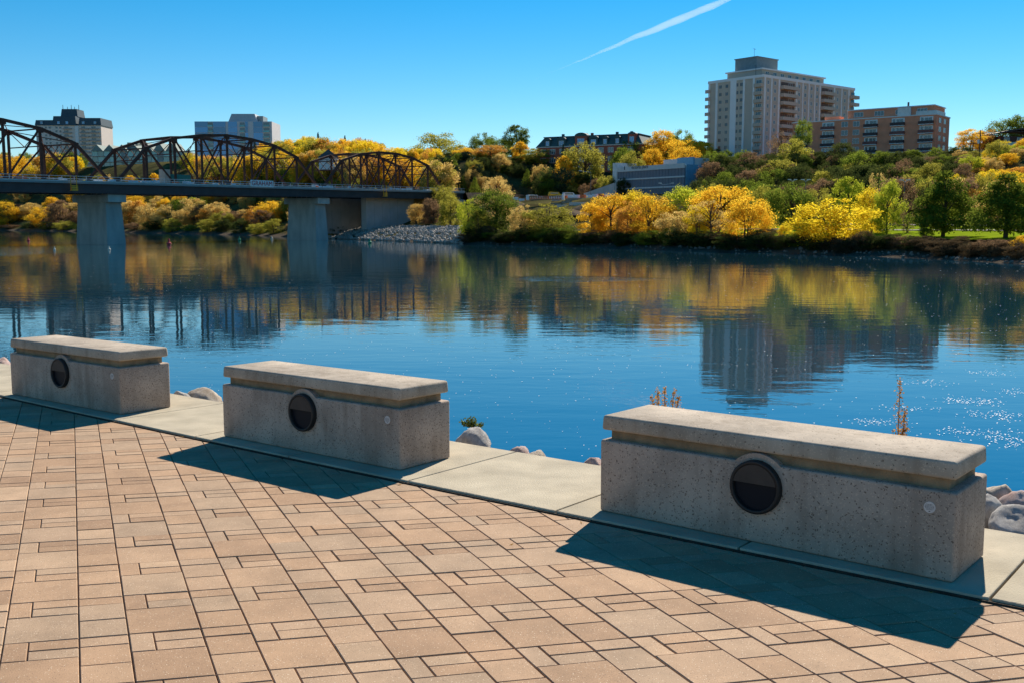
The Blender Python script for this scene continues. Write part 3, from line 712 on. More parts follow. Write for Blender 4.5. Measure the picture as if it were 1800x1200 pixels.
rl = random.Random(15)
FLM = leaf_mat('fallen_leaf', (.55, .33, .08), (.30, .16, .05), .3)
for i in range(34):
    t_ = rl.uniform(-1.5, 9.5); q = kerb(t_) - KN * abs(rl.gauss(.03, .35 if i % 3 == 0 else .03)); s_ = rl.uniform(.008, .02); a_ = rl.uniform(0, 6.3)
    lfm = MB(); lfm.add([(-s_, 0, .004), (0, -s_ * .5, .0), (s_, 0, .007), (0, s_ * .5, .0), (0, 0, .001)], [(0, 1, 4), (1, 2, 4), (2, 3, 4), (3, 0, 4)])
    tag(lfm.build('fallen_leaf', FLM, mw=TP @ Matrix.Translation((q.x, q.y, PTOP + .003)) @ Matrix.Rotation(a_, 4, 'Z')), 'tiny dry leaf lying on the pavers near the concrete strip', 'leaf', 'fallen leaves on the promenade')

# ------------------------------------------------------------------ floating flecks on the river
fl = MB(); r_ = random.Random(77)
def fleck(x, y, s_):
    a0 = r_.uniform(0, 6.28); fl.add([(x + s_ * r_.uniform(.5, 1.2) * math.cos(a0 + i * 1.2566), y + s_ * r_.uniform(.5, 1.2) * math.sin(a0 + i * 1.2566), .012) for i in range(5)], [(0, 1, 2, 3, 4)])
for _ in range(5200):
    D = math.exp(r_.uniform(math.log(16), math.log(230))); px = r_.uniform(-60, 1860); x = (px - 900) / FPX * D
    if shore_dt([x], [D])[0][0] > -1: continue
    dens = mnoise.noise(Vector((x * .04, D * .03, 9))) + .35 * (px - 900) / 900
    if dens < r_.uniform(-.9, .5): continue
    fleck(x, D, r_.uniform(.006, .019) * (D / 20) ** .85)
for (px, py, n_, lx, ly) in ((1700, 705, 150, .9, .35), (1760, 730, 160, 1.0, .4), (1715, 760, 120, 1.2, .3), (1790, 775, 160, 1.0, .45), (1630, 672, 60, .9, .3), (1735, 655, 60, .8, .3), (1540, 742, 70, .8, .25), (1600, 718, 40, .8, .2), (1790, 690, 60, .7, .3)):
    q = on_water(px, py)
    for _ in range(n_): fleck(q.x + r_.gauss(0, lx * .5), q.y + r_.gauss(0, ly), r_.uniform(.008, .028))
o = fl.build('foam_flecks', simple('foam', (.85, .86, .86), .6)); tag(o, 'tiny white foam flecks drifting on the river', 'foam', kind='stuff')

# ------------------------------------------------------------------ trees
BARK = simple('bark', (.10, .075, .055), .95, var=.3, scale=3, bump=.6, bscale=12)
LEAF = {
 'gold': leaf_mat('leaf_gold', (.90, .58, .045), (.64, .38, .03), .68), 'yellow': leaf_mat('leaf_yellow', (.90, .68, .035), (.62, .47, .03), .68),
 'orange': leaf_mat('leaf_orange', (.78, .42, .07), (.44, .22, .05), .66), 'tan': leaf_mat('leaf_tan', (.74, .53, .17), (.46, .31, .09), .64),
 'olive': leaf_mat('leaf_olive', (.44, .40, .06), (.22, .20, .035), .62), 'green': leaf_mat('leaf_green', (.24, .30, .035), (.09, .125, .02), .58),
 'scrub': leaf_mat('leaf_scrub', (.17, .115, .06), (.075, .055, .03), .4), 'maple': leaf_mat('leaf_maple', (.17, .21, .025), (.05, .075, .015), .5), 'dark': leaf_mat('leaf_dark', (.10, .12, .03), (.042, .058, .018), .5), 'lime': leaf_mat('leaf_lime', (.56, .58, .05), (.28, .32, .03), .6),
 'brown': leaf_mat('leaf_brown', (.34, .21, .11), (.16, .105, .06), .5), 'spruce': leaf_mat('leaf_spruce', (.045, .075, .04), (.02, .035, .02), .15),
}
def leaves_np(centers, radii, n, size, seed, flat=.75, up=.35):
    g = np.random.default_rng(seed)
    wts = radii ** 2; idx = g.choice(len(centers), n, p=wts / wts.sum())
    dirs = g.normal(size=(n, 3)); dirs /= np.linalg.norm(dirs, axis=1)[:, None]
    rr_ = (g.random(n) ** .5 * np.where(g.random(n) < .16, g.uniform(1.0, 1.75, n), 1.0))[:, None] * radii[idx][:, None]
    p = centers[idx] + dirs * rr_ * np.array([1, 1, flat])
    a = g.normal(size=(n, 3)); a /= np.linalg.norm(a, axis=1)[:, None]
    nr = g.normal(size=(n, 3)) + dirs * .5 + np.array([0, 0, up]); b = np.cross(a, nr); b /= np.linalg.norm(b, axis=1)[:, None] + 1e-9
    s_ = (size * g.uniform(.6, 1.4, n))[:, None]
    q = np.stack([p - a * s_, p + b * s_ * .62, p + a * s_, p - b * s_ * .62], 1).reshape(-1, 3)
    return q
def crown_mesh(name, q, mat):
    n = len(q) // 4; me = bpy.data.meshes.new(name); me.vertices.add(len(q)); me.vertices.foreach_set('co', q.astype(np.float32).ravel())
    me.loops.add(n * 4); me.loops.foreach_set('vertex_index', np.arange(n * 4, dtype=np.int32)); me.polygons.add(n)
    me.polygons.foreach_set('loop_start', np.arange(0, n * 4, 4, dtype=np.int32)); me.polygons.foreach_set('loop_total', np.full(n, 4, dtype=np.int32))
    me.update(calc_edges=True); me.materials.append(mat); return me
def proto(kind, seed):
    """Unit tree: height 1, crown radius about .5 (scaled when placed). Returns trunk mesh and crown mesh."""
    g = random.Random(seed); cs = []; rs = []; mb = MB()
    if kind == 'spruce':
        mb.tube([(0, 0, 0), (0, 0, .5), (0, 0, .98)], [.02, .013, .003], 6)
        for i in range(90):
            h = .06 + .92 * (i / 89) ** .9; rad = .42 * (1 - h) ** .85 + .015; a = i * 2.4
            for k in range(3):
                u = (k + 1) / 3; cs.append((rad * u * math.cos(a), rad * u * math.sin(a), h - .05 * u)); rs.append(.03 + .035 * (1 - h))
        q = leaves_np(np.array(cs), np.array(rs), 4200, .014, seed, .5, 0)
    else:
        cfg = {'round': (.10, .62, 50, .165), 'shrub': (.0, .60, 54, .165), 'poplar': (.08, .5, 46, .14), 'cone': (.13, .45, 66, .13), 'sparse': (.12, .6, 34, .14), 'wide': (.14, .66, 54, .165)}[kind]
        base, mid, nc, cr_ = cfg
        for i in range(nc):
            for _ in range(30):
                h = base + (1 - base) * g.random(); v_ = (h - base) / (1 - base)
                if kind == 'cone': env = .5 * min(1, v_ / .16) * (1 - v_) ** .8 * 1.2
                elif kind == 'shrub': env = .5 * math.sqrt(max(0, 1 - (max(0, v_ - .35) / .65) ** 2)) * (.78 + .22 * min(1, v_ / .35))
                elif kind == 'poplar': env = .42 * math.sin(math.pi * min(1, v_ * .86 + .14)) ** .6
                else: env = .5 * math.sqrt(max(0, 1 - (2 * (v_ ** .85) - 1) ** 2)) ** .8
                r_ = env * math.sqrt(g.uniform(.12, 1)); a = g.uniform(0, 6.283)
                p = (r_ * math.cos(a) * .92, r_ * math.sin(a) * .92, min(h, .955))
                if all((p[0] - c[0]) ** 2 + (p[1] - c[1]) ** 2 + (p[2] - c[2]) ** 2 > (cr_ * .62) ** 2 for c in cs): break
            cs.append(p); rs.append(cr_ * g.choice((.5, .65, .8, .95, 1.15)) * (.75 if p[2] > .85 else 1))
        C_ = np.array(cs); Rr = np.array(rs)
        n = {'sparse': 5200, 'shrub': 12500, 'cone': 14000}.get(kind, 12000)
        q = leaves_np(C_, Rr, n, {'sparse': .012, 'cone': .0145}.get(kind, .0145), seed)
        lean = (g.uniform(-.03, .03), g.uniform(-.03, .03)); tr = .022 if kind != 'shrub' else .014
        stems = [(0, 0)] if kind != 'shrub' else [(-.06, .02), (.05, -.03), (0, .06), (.02, .0)]
        for sx, sy in stems:
            mb.tube([(sx, sy, -.03), (sx + lean[0] * .4, sy + lean[1] * .4, .3), (sx * 2 + lean[0], sy * 2 + lean[1], .62), (sx * 2.4 + lean[0] * 1.5, sy * 2.4 + lean[1] * 1.5, .88)], [tr * 1.35, tr, tr * .55, tr * .15], 7)
        for i in g.sample(range(nc), min(nc, 20 if kind != 'sparse' else 26)):
            c = cs[i]; h0 = max(.1, min(.66, c[2] * .62)); st_ = (lean[0] * h0, lean[1] * h0, h0)
            m1 = tuple(st_[k] * .5 + c[k] * .5 + (0, 0, .03)[k] for k in range(3))
            mb.tube([st_, m1, c], [tr * .5, tr * .3, tr * .09], 5)
    return mb.mesh('trunk', BARK, True), crown_mesh('crown', q, LEAF['gold'])
PROTO = {k: [proto(k, 100 * i + j * 7 + 3) for j in range(nv)] for i, (k, nv) in enumerate((('round', 4), ('shrub', 4), ('poplar', 2), ('cone', 2), ('sparse', 3), ('wide', 3), ('spruce', 2)))}
TR = random.Random(21)
NAMES = {'spruce': 'spruce_tree', 'shrub': 'riverside_shrub', 'poplar': 'poplar_tree', 'cone': 'maple_tree'}
def tree(x, y, h, wd, kind, colr, label, group=None, z=None, cat=None):
    tm, cm = PROTO[kind][TR.randrange(len(PROTO[kind]))]
    z = gz(x, y) - .1 if z is None else z
    o = thing(NAMES.get(kind, 'autumn_tree' if colr in ('gold', 'yellow', 'orange', 'tan', 'brown') else 'broadleaf_tree'), label, cat or ('shrub' if kind == 'shrub' else 'tree'), group)
    o.location = (x, y, z); o.rotation_euler = (0, 0, TR.uniform(0, 6.283)); o.scale = (wd, wd, h)
    t_ = link('trunk', tm, o); c_ = link('crown', cm, o)
    c_.material_slots[0].link = 'OBJECT'; c_.material_slots[0].material = LEAF[colr]
    return o
def tree_px(px, ytop, wpx, d, kind, colr, label, group=None, grow=1.0):
    x, y = place(px, d); zt = zrow(ytop, y); z = gz(x, y) - .1
    while zt - z < 5.5 and d > 12: d -= 4; x, y = place(px, d); zt = zrow(ytop, y); z = gz(x, y) - .1
    h = max(2.0, (zt - z)) * grow; wd = wpx / FPX * y * 1.16
    return tree(x, y, h, wd, kind, colr, label, group, z)
# individual trees along the far shore, right of the bridge
ONE = [
 (826, 348, 40, 7, 'shrub', 'lime', 'yellow green shrub at the end of the concrete abutment'),
 (872, 336, 74, 9, 'round', 'green', 'dark green rounded tree standing right of the abutment wall'),
 (871, 317, 66, 26, 'sparse', 'tan', 'thin tan leafed tree rising behind the dark green rounded tree'),
 (842, 372, 44, 5, 'shrub', 'olive', 'olive bush at the water below the dark green rounded tree'),
 (917, 360, 46, 6, 'shrub', 'tan', 'brownish gold bush between the dark green tree and the round willow'),
 (962, 357, 78, 7, 'shrub', 'olive', 'round olive green willow bush on the shore'),
 (1040, 358, 52, 7, 'shrub', 'gold', 'golden bush at the left edge of the golden clump'),
 (1072, 344, 72, 9, 'round', 'gold', 'golden tree below the parking building, left of the clump'),
 (1104, 352, 50, 6, 'shrub', 'orange', 'orange gold shrub low in the golden clump'),
 (1140, 345, 82, 8, 'shrub', 'gold', 'broad golden tree in front of the parking building'),
 (1118, 338, 60, 14, 'round', 'yellow', 'yellow tree behind the broad golden tree'),
 (1186, 372, 64, 5, 'shrub', 'tan', 'pinkish tan bush at the waterline below yellow trees'),
 (1204, 331, 84, 18, 'round', 'lime', 'yellow green tree beside the right end of the parking building'),
 (1258, 326, 96, 15, 'wide', 'gold', 'large orange gold tree with a spreading top'),
 (1246, 352, 66, 7, 'sparse', 'tan', 'thin tan tree with bare branches before the orange gold tree'),
 (1308, 346, 76, 7, 'shrub', 'gold', 'bright golden tree leaning over the bank'),
 (1222, 362, 44, 6, 'shrub', 'yellow', 'yellow shrub left of the thin tan tree'),
 (1336, 329, 56, 38, 'round', 'olive', 'olive round headed tree in the park behind the golden trees'),
 (1384, 322, 76, 36, 'round', 'green', 'green tree turning yellow in the park'),
 (1432, 334, 56, 44, 'round', 'olive', 'dull olive tree behind the big yellow bush'),
 (1375, 392, 26, 10, 'shrub', 'yellow', 'little yellow shrub on the open bank'),
 (1458, 347, 130, 6, 'shrub', 'yellow', 'big bright yellow bush reaching down to the water'),
 (1482, 311, 66, 50, 'poplar', 'lime', 'pale green upright poplar behind the big yellow bush'),
 (1524, 334, 54, 24, 'round', 'yellow', 'yellow park tree with a bare grey neighbour'),
 (1550, 320, 48, 20, 'round', 'lime', 'slender lime yellow park tree on the lawn'),
 (1586, 342, 44, 26, 'sparse', 'brown', 'nearly bare brown park tree'),
 (1648, 300, 112, 15, 'cone', 'maple', 'dark green cone shaped maple on the lawn, beside the bare park tree'),
 (1757, 304, 128, 14, 'cone', 'maple', 'dark green maple with two trunks at the lawn edge'),
 (1790, 414, 44, 5, 'shrub', 'gold', 'small golden bush on the bank below the two trunked maple'),
 (1620, 380, 26, 34, 'round', 'green', 'small round green tree between the maples'),
 (1700, 346, 40, 48, 'sparse', 'tan', 'thin tan tree seen between the two maples'),
]
for e in ONE: tree_px(*e)
# low scrub on the bank
for px in range(818, 1800, 17):
    p_ = px + TR.uniform(-7, 7); dk = p_ > 1515
    tree_px(p_, (TR.uniform(420, 431) if dk else TR.uniform(402, 418)) + (p_ - 1300) * .018, TR.uniform(34, 56), TR.uniform(1.6, 4.5), 'shrub', TR.choice(('scrub', 'scrub', 'dark', 'brown') if dk else ('dark', 'scrub', 'dark', 'green')),
            'low brownish scrub on the park bank below the lawn' if dk else 'low dark scrub along the foot of the far bank', 'scrub on the park bank' if dk else 'scrub along the far bank')
# shore under the bridge, left
for px in range(-60, 600, 15):
    p_ = px + TR.uniform(-6, 6); tree_px(p_, TR.uniform(350, 372), TR.uniform(30, 46), TR.uniform(8, 26), TR.choice(('shrub', 'shrub', 'round')), TR.choice(('tan', 'orange', 'tan', 'gold', 'olive', 'brown')), 'tan and gold shrub on the far shore seen beneath the bridge', 'shrubs beneath the bridge')
    if px % 2 == 0: tree_px(p_ + 8, TR.uniform(384, 396), TR.uniform(26, 40), TR.uniform(2.5, 6), 'shrub', TR.choice(('dark', 'brown', 'olive')), 'low dark shrub at the waterline beneath the bridge', 'waterline shrubs beneath the bridge')
tree_px(343, 348, 52, 22, 'round', 'lime', 'yellow green tree seen under the bridge deck')
tree_px(600, 353, 34, 9, 'round', 'lime', 'lime shrub beside the excavator')
# wooded slopes: (px range, top range, d range, colours, count, label, group)
CW_ = {'gold': 'golden', 'yellow': 'bright yellow', 'orange': 'orange', 'tan': 'pale tan', 'olive': 'olive', 'green': 'mid green', 'dark': 'dark green', 'lime': 'lime yellow', 'brown': 'brown', 'spruce': 'blackish green'}
def wood(n, px0, px1, d0_, d1_, h0, h1, cols, label, group, kinds=('round', 'wide', 'shrub', 'round'), ymin=None, sky=False):
    for i in range(n):
        px = px0 + (px1 - px0) * (i + TR.random()) / n; d = TR.uniform(d0_, d1_); x, y = place(px, d); h = TR.uniform(h0, h1)
        z = gz(x, y) - .1
        if ymin is not None:
            ym = ymin(px) if callable(ymin) else ymin
            top = max(3.0, zrow(ym + TR.uniform(0, 10), y) - z)
            h = min(max(top, h0), h1 * 1.35) if sky else min(h, top)
        k_ = TR.choice(kinds); c_ = TR.choice(cols)
        tree(x, y, h, max(5.0, h) * TR.uniform(.8, 1.1), k_, c_, CW_[c_] + ' ' + ('spruce' if k_ == 'spruce' else label[0]) + ' ' + label[1], CW_[c_] + ' ' + group, z)
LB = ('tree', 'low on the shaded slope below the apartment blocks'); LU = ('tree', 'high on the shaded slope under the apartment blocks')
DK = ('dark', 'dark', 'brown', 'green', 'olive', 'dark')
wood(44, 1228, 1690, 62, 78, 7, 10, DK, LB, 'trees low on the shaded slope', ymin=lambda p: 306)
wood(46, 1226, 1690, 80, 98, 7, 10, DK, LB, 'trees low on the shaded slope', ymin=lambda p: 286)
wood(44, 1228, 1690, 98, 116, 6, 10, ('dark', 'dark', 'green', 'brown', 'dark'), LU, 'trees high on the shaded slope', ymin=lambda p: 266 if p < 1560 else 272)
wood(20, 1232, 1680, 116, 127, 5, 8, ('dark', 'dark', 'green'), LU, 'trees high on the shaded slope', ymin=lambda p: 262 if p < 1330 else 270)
tree_px(1398, 212, 30, 122, 'round', 'green', 'green tree standing between the high rise and the brick block')
tree_px(1362, 232, 46, 116, 'sparse', 'brown', 'grey brown tree before the high rise balconies')
tree_px(1385, 246, 52, 108, 'round', 'olive', 'olive gold tree on the slope before the high rise')
tree_px(1360, 282, 70, 92, 'round', 'olive', 'mustard coloured tree halfway up the shaded slope')
tree_px(1470, 252, 44, 118, 'round', 'dark', 'dark evergreen looking bush touching the brick block wall')
tree_px(1530, 303, 40, 66, 'sparse', 'tan', 'pale tan tree at the foot of the shaded slope')
LH = ('tree', 'on the slope below the dark house')
wood(26, 1664, 1840, 62, 96, 7, 10, ('gold', 'tan', 'olive', 'orange', 'yellow', 'brown'), LH, 'slope trees below the dark house', ymin=lambda p: 300)
wood(22, 1668, 1850, 96, 128, 6, 10, ('gold', 'lime', 'olive', 'tan', 'yellow'), LH, 'slope trees below the dark house', ymin=lambda p: 274)
for px, yt, wp, d, c in ((1688, 228, 44, 150, 'gold'), (1716, 230, 44, 158, 'orange'), (1738, 246, 36, 150, 'olive')): tree_px(px, yt, wp, d, 'round', c, 'autumn tree between the brick block and the dark house', 'trees beside the dark house')
for px, yt in ((1744, 212), (1774, 205), (1806, 208)): tree_px(px, yt, 52, 190, 'round', 'green', 'green tree rising behind the dark house', 'trees behind the dark house')
for px, yt, wp, d in ((1160, 230, 44, 140), (1185, 246, 44, 126), (1212, 248, 44, 128), (1228, 250, 40, 134), (1142, 262, 36, 118), (1200, 258, 44, 116)): tree_px(px, yt, wp, d, 'wide', 'gold', 'golden tree between the mansard roofed school and the high rise', 'golden trees behind the parking building')
tree_px(1192, 229, 44, 160, 'round', 'green', 'green tree topping the golden trees behind the parking building')
# around the school
SCH = [(776, 236, 84, 118, 'round', 'olive', 'tall airy olive tree above the right end of the bridge'), (818, 260, 48, 108, 'round', 'gold', 'golden tree beside the tall airy olive tree'),
 (850, 234, 42, 122, 'round', 'green', 'green topped tree left of the tall poplar'), (908, 220, 50, 112, 'poplar', 'green', 'tall green poplar left of the school'), (880, 246, 44, 118, 'round', 'green', 'dull green tree between poplar and golden tree'),
 (862, 256, 54, 96, 'round', 'orange', 'orange gold tree on the slope above the gravel heap'), (914, 250, 32, 100, 'poplar', 'gold', 'narrow golden tree before the tall poplar'),
 (940, 262, 44, 106, 'round', 'olive', 'olive tree at the left corner of the school'), (988, 252, 24, 104, 'spruce', 'spruce', 'slim spruce before the school front'), (1026, 250, 62, 100, 'round', 'olive', 'round olive green tree before the school'),
 (991, 274, 42, 92, 'poplar', 'gold', 'golden tree on the slope below the slim spruce'), (1090, 260, 36, 104, 'round', 'green', 'green tree against the brick school wall'), (1110, 266, 44, 98, 'round', 'olive', 'olive tree below the school windows'),
 (948, 292, 30, 90, 'round', 'tan', 'small tan tree on the slope left of the golden tree'), (836, 292, 28, 92, 'poplar', 'orange', 'narrow rusty tree above the gravel heap')]
for e in SCH: tree_px(*e)
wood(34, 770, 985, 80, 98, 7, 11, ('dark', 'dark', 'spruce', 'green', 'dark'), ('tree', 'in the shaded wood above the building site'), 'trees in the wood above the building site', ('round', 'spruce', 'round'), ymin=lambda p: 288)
wood(16, 985, 1110, 84, 98, 4, 7, ('dark', 'brown', 'olive', 'dark'), ('bush', 'on the slope below the school'), 'bushes below the school')
wood(12, 750, 960, 100, 118, 9, 13, ('olive', 'green', 'gold', 'dark'), ('tree', 'left of the mansard roofed school'), 'trees left of the school', ymin=lambda p: 268)
wood(12, 1060, 1240, 125, 170, 8, 12, ('gold', 'olive', 'green'), ('tree', 'on the hilltop behind the parking building'), 'hilltop trees')
# hill behind the bridge
sky_l = lambda p: float(np.interp(p, [-50, 60, 130, 330, 470, 500, 560, 600, 650, 690, 730, 770], [262, 268, 262, 300, 252, 246, 238, 246, 244, 258, 262, 262]))
wood(50, 462, 775, 66, 100, 7, 13, ('gold', 'yellow', 'gold', 'olive', 'orange'), ('tree', 'on the skyline behind the bridge'), 'skyline trees', ymin=sky_l, sky=True)
wood(44, 455, 790, 42, 66, 7, 11, ('olive', 'tan', 'gold', 'olive', 'gold', 'orange'), ('tree', 'halfway up the slope behind the far truss'), 'slope trees behind the far truss', ymin=lambda p: sky_l(p) + 16, sky=True)
wood(36, 440, 800, 22, 42, 6, 9, ('olive', 'brown', 'dark', 'tan', 'olive'), ('tree', 'low on the slope behind the far truss'), 'low slope trees behind the far truss')
UPS = ('tree', 'on the upper slope behind the big trusses')
wood(20, -80, 158, 44, 76, 9, 14, ('gold', 'orange', 'tan', 'gold', 'yellow', 'olive'), UPS, 'slope trees behind the big trusses', ymin=268, sky=True)
wood(16, 336, 480, 44, 76, 9, 14, ('gold', 'orange', 'tan', 'gold', 'yellow', 'olive'), UPS, 'slope trees behind the big trusses', ymin=268, sky=True)
wood(40, 150, 345, 26, 58, 4.5, 8, ('gold', 'orange', 'tan', 'olive', 'brown'), UPS, 'slope trees behind the big trusses', ymin=303)
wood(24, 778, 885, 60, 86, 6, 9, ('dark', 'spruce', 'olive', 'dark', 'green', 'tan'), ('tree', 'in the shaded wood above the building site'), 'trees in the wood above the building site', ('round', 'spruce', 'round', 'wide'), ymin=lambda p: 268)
wood(40, -80, 460, 18, 44, 7, 11, ('tan', 'gold', 'orange', 'olive', 'gold', 'tan'), ('tree', 'low on the slope behind the big trusses'), 'low slope trees behind the big trusses')
wood(14, -80, 172, 76, 110, 10, 17, ('olive', 'green', 'gold', 'green'), ('tree', 'on the hill left of the teal condominium'), 'hill trees beside the teal condominium', ymin=sky_l, sky=True)
for px, yt in ((567, 231), (613, 237), (648, 243), (344, 262), (458, 246)): tree_px(px, yt, 22, 84, 'spruce', 'spruce', 'dark spruce poking above the golden skyline', 'skyline spruces')

# ------------------------------------------------------------------ the truss bridge
BA = Vector((math.sin(R(32.5)), math.cos(R(32.5)), 0)); BN = Vector((BA.y, -BA.x, 0)); PAN = 8.18
BO = at_depth(135.4, 322, 224); BO.z = 0
def bz(s): return 13.75 + .075 * s
def bp_(s, off, z): q = BO + BA * (PAN * s) + BN * off; return Vector((q.x, q.y, bz(s) + z))
WB = 11.6; EDGE = 2.5
RUST = simple('truss_rust', (.10, .042, .028), .8, .1, var=.35, scale=.8, bump=.2, bscale=6)
GIRD = simple('girder_dark', (.040, .046, .050), .6, .2, var=.2, scale=.4)
DECK = simple('deck_edge', (.30, .33, .34), .8, var=.12, scale=.4)
PIER = simple('pier_concrete', (.42, .41, .37), .9, var=.28, scale=.5, bump=.15, bscale=2, stretch=(1, 1, .35))
STEEL = simple('galvanised', (.55, .56, .57), .5, .4, var=.1)
bridge = thing('truss_bridge', 'long rusty steel truss bridge on concrete piers crossing the river', 'bridge')
S0, S1 = -15.4, 17.6
deck = MB(); gird = MB()
ns = 12
for i in range(ns):
    a = S0 + (S1 - S0) * i / ns; b = S0 + (S1 - S0) * (i + 1) / ns
    def seg(mb, o0, o1, z0, z1):
        vs = [bp_(a, o0, z0), bp_(a, o1, z0), bp_(b, o1, z0), bp_(b, o0, z0), bp_(a, o0, z1), bp_(a, o1, z1), bp_(b, o1, z1), bp_(b, o0, z1)]
        f = [(0, 1, 2, 3), (4, 7, 6, 5), (0, 4, 5, 1), (2, 6, 7, 3)]
        f += [(3, 7, 4, 0), (1, 5, 6, 2)]
        mb.add(vs, f)
    seg(deck, EDGE, -WB - EDGE, -.42, 0)
    seg(gird, EDGE - .55, EDGE - 1.0, -2.45, -.424); seg(gird, -WB - EDGE + .55, -WB - EDGE + 1.0, -2.45, -.424)
    seg(gird, -1.5, -2.0, -2.2, -.424); seg(gird, -WB + 2, -WB + 1.5, -2.2, -.424)
tag(deck.build('deck', DECK, bridge)); gird.build('girders', GIRD, bridge)
lip = MB()
for i in range(ns):
    a = S0 + (S1 - S0) * i / ns; b = S0 + (S1 - S0) * (i + 1) / ns
    lip.bar(bp_(a, EDGE + .06, .1), bp_(b, EDGE + .06, .1), .12, .3)
lip.build('kerb_edge', simple('edge_pale', (.5, .5, .48), .8, var=.2, scale=.6), bridge)
# railing
for off in (EDGE - .1, -WB - EDGE + .1):
    for zz in (.6, 1.15):
        m_ = MB(); m_.bar(bp_(S0, off, zz), bp_(S1, off, zz), .07, .10); m_.build('rail', STEEL, bridge)
pm_ = MB(); s = S0
while s < S1:
    for off in (EDGE - .1, -WB - EDGE + .1): pm_.bar(bp_(s, off, 0), bp_(s, off, 1.2), .09, .09)
    s += .36
tag(pm_.build('railing_posts', STEEL, bridge), kind='stuff')
def member(name, p, q, wd, ht): m_ = MB(); m_.bar(p, q, wd, ht, up=BN); return m_.build(name, RUST, bridge)
HB = [8.3, 11.0, 12.2, 12.7, 12.2, 11.0, 8.3]; HC = [8.2, 10.4, 11.3, 11.3, 10.4, 8.2]
def truss_span(sa, hs):
    n = len(hs)                             # sa: station of the first hip; bottom chord from sa-1.05 to sa+n-1+1.05
    for off in (0, -WB):
        top = [bp_(sa + k, off, hs[k]) for k in range(n)]; bot = [bp_(sa + k, off, -.1) for k in range(n)]
        e0 = bp_(sa - 1.06, off, -.1); e1 = bp_(sa + n - 1 + 1.06, off, -.1)
        member('end_post', e0, top[0], .62, .55); member('end_post', e1, top[-1], .62, .55)
        for k in range(n - 1): member('top_chord', top[k], top[k + 1], .62, .55)
        for k in range(n): member('vertical_post', bot[k], top[k], .46, .42)
        m = (n - 1) / 2
        for k in range(n - 1):
            if k + .5 <= m: member('diagonal', top[k], bot[k + 1], .34, .30)
            if k + .5 >= m: member('diagonal', top[k + 1], bot[k], .34, .30)
            if abs(k + .5 - m) < 1.2 and abs(k + .5 - m) > .1: member('counter_brace', bot[k] if k + .5 < m else top[k], top[k + 1] if k + .5 < m else bot[k + 1], .16, .14)
        gm = MB()
        for k in range(n):
            q = top[k]; gm.bar(q - BA * .75 + Vector((0, 0, -.25)), q + BA * .75 + Vector((0, 0, -.25)), .7, 1.1, up=BN) if False else gm.bar(q + Vector((0, 0, -.9)), q + Vector((0, 0, .2)), 1.3, .66, up=BN)
        tag(gm.build('gusset_plates', RUST, bridge), kind='stuff')
        member('bottom_chord', e0, e1, .5, .45)
    for k in range(n):                      # struts across the roadway and sway bracing
        a = bp_(sa + k, 0, hs[k] - .1); b = bp_(sa + k, -WB, hs[k] - .1); member('cross_strut', a, b, .28, .30)
        lo = 2.6 if k in (0, n - 1) else 3.6
        a2 = a - Vector((0, 0, lo)); b2 = b - Vector((0, 0, lo)); member('cross_strut', a2, b2, .22, .22)
        if k in (0, n - 1):
            lat = 4
            for q in range(lat):
                p0 = a.lerp(b, q / lat); p1 = a2.lerp(b2, (q + 1) / lat); p2 = a2.lerp(b2, q / lat); p3 = a.lerp(b, (q + 1) / lat)
                member('portal_lattice', p0, p1, .12, .12); member('portal_lattice', p2, p3, .12, .12)
        else:
            md = (a2 + b2) / 2; member('sway_brace', a, md, .13, .13); member('sway_brace', b, md, .13, .13)
    for k in range(n - 1):
        member('lateral_brace', bp_(sa + k, 0, hs[k]), bp_(sa + k + 1, -WB, hs[k + 1]), .15, .13); member('lateral_brace', bp_(sa + k, -WB, hs[k]), bp_(sa + k + 1, 0, hs[k + 1]), .15, .13)
truss_span(2.25, HB); truss_span(-6.0, HB); truss_span(10.5, HC); truss_span(-14.25, HB)
def pier(s):
    c = bp_(s, -WB / 2 + .4, 0); zt = bz(s) - 2.6
    M = Matrix(((BN.x, BA.x, 0, c.x), (BN.y, BA.y, 0, c.y), (0, 0, 1, 0), (0, 0, 0, 1)))   # local x across the bridge, y along it
    m_ = MB(); wt, lt, wb, lb = 5.1, 2.0, 5.9, 2.6
    m_.add([(-wb, -lb, -3), (wb, -lb, -3), (wb, lb, -3), (-wb, lb, -3), (-wt, -lt, zt - 1.7), (wt, -lt, zt - 1.7), (wt, lt, zt - 1.7), (-wt, lt, zt - 1.7)], [(0, 3, 2, 1), (4, 5, 6, 7), (0, 1, 5, 4), (1, 2, 6, 5), (2, 3, 7, 6), (3, 0, 4, 7)])
    p_ = m_.build('pier', PIER, bridge, mw=M)
    cp = MB().box((-6.6, -2.35, zt - 1.72), (6.6, 2.35, zt - .05)).build('pier_cap', PIER, p_)
    for q in range(-6, 7, 2): MB().box((q - .12, -2.1, zt - .05), (q + .12, -1.9, zt + 1.05)).build('scaffold_post', simple('scaffold', (.30, .24, .18), .8), p_)
    sr = MB()
    for zz in (.35, .7, 1.0): sr.box((-6.6, -2.05, zt + zz), (6.6, -1.97, zt + zz + .06)); sr.box((6.5, -2.0, zt + zz), (6.58, 2.0, zt + zz + .06))
    tag(sr.build('scaffold_rails', MATS['scaffold'], p_), kind='stuff')
for s in (1.12, 9.38, -7.12): pier(s)
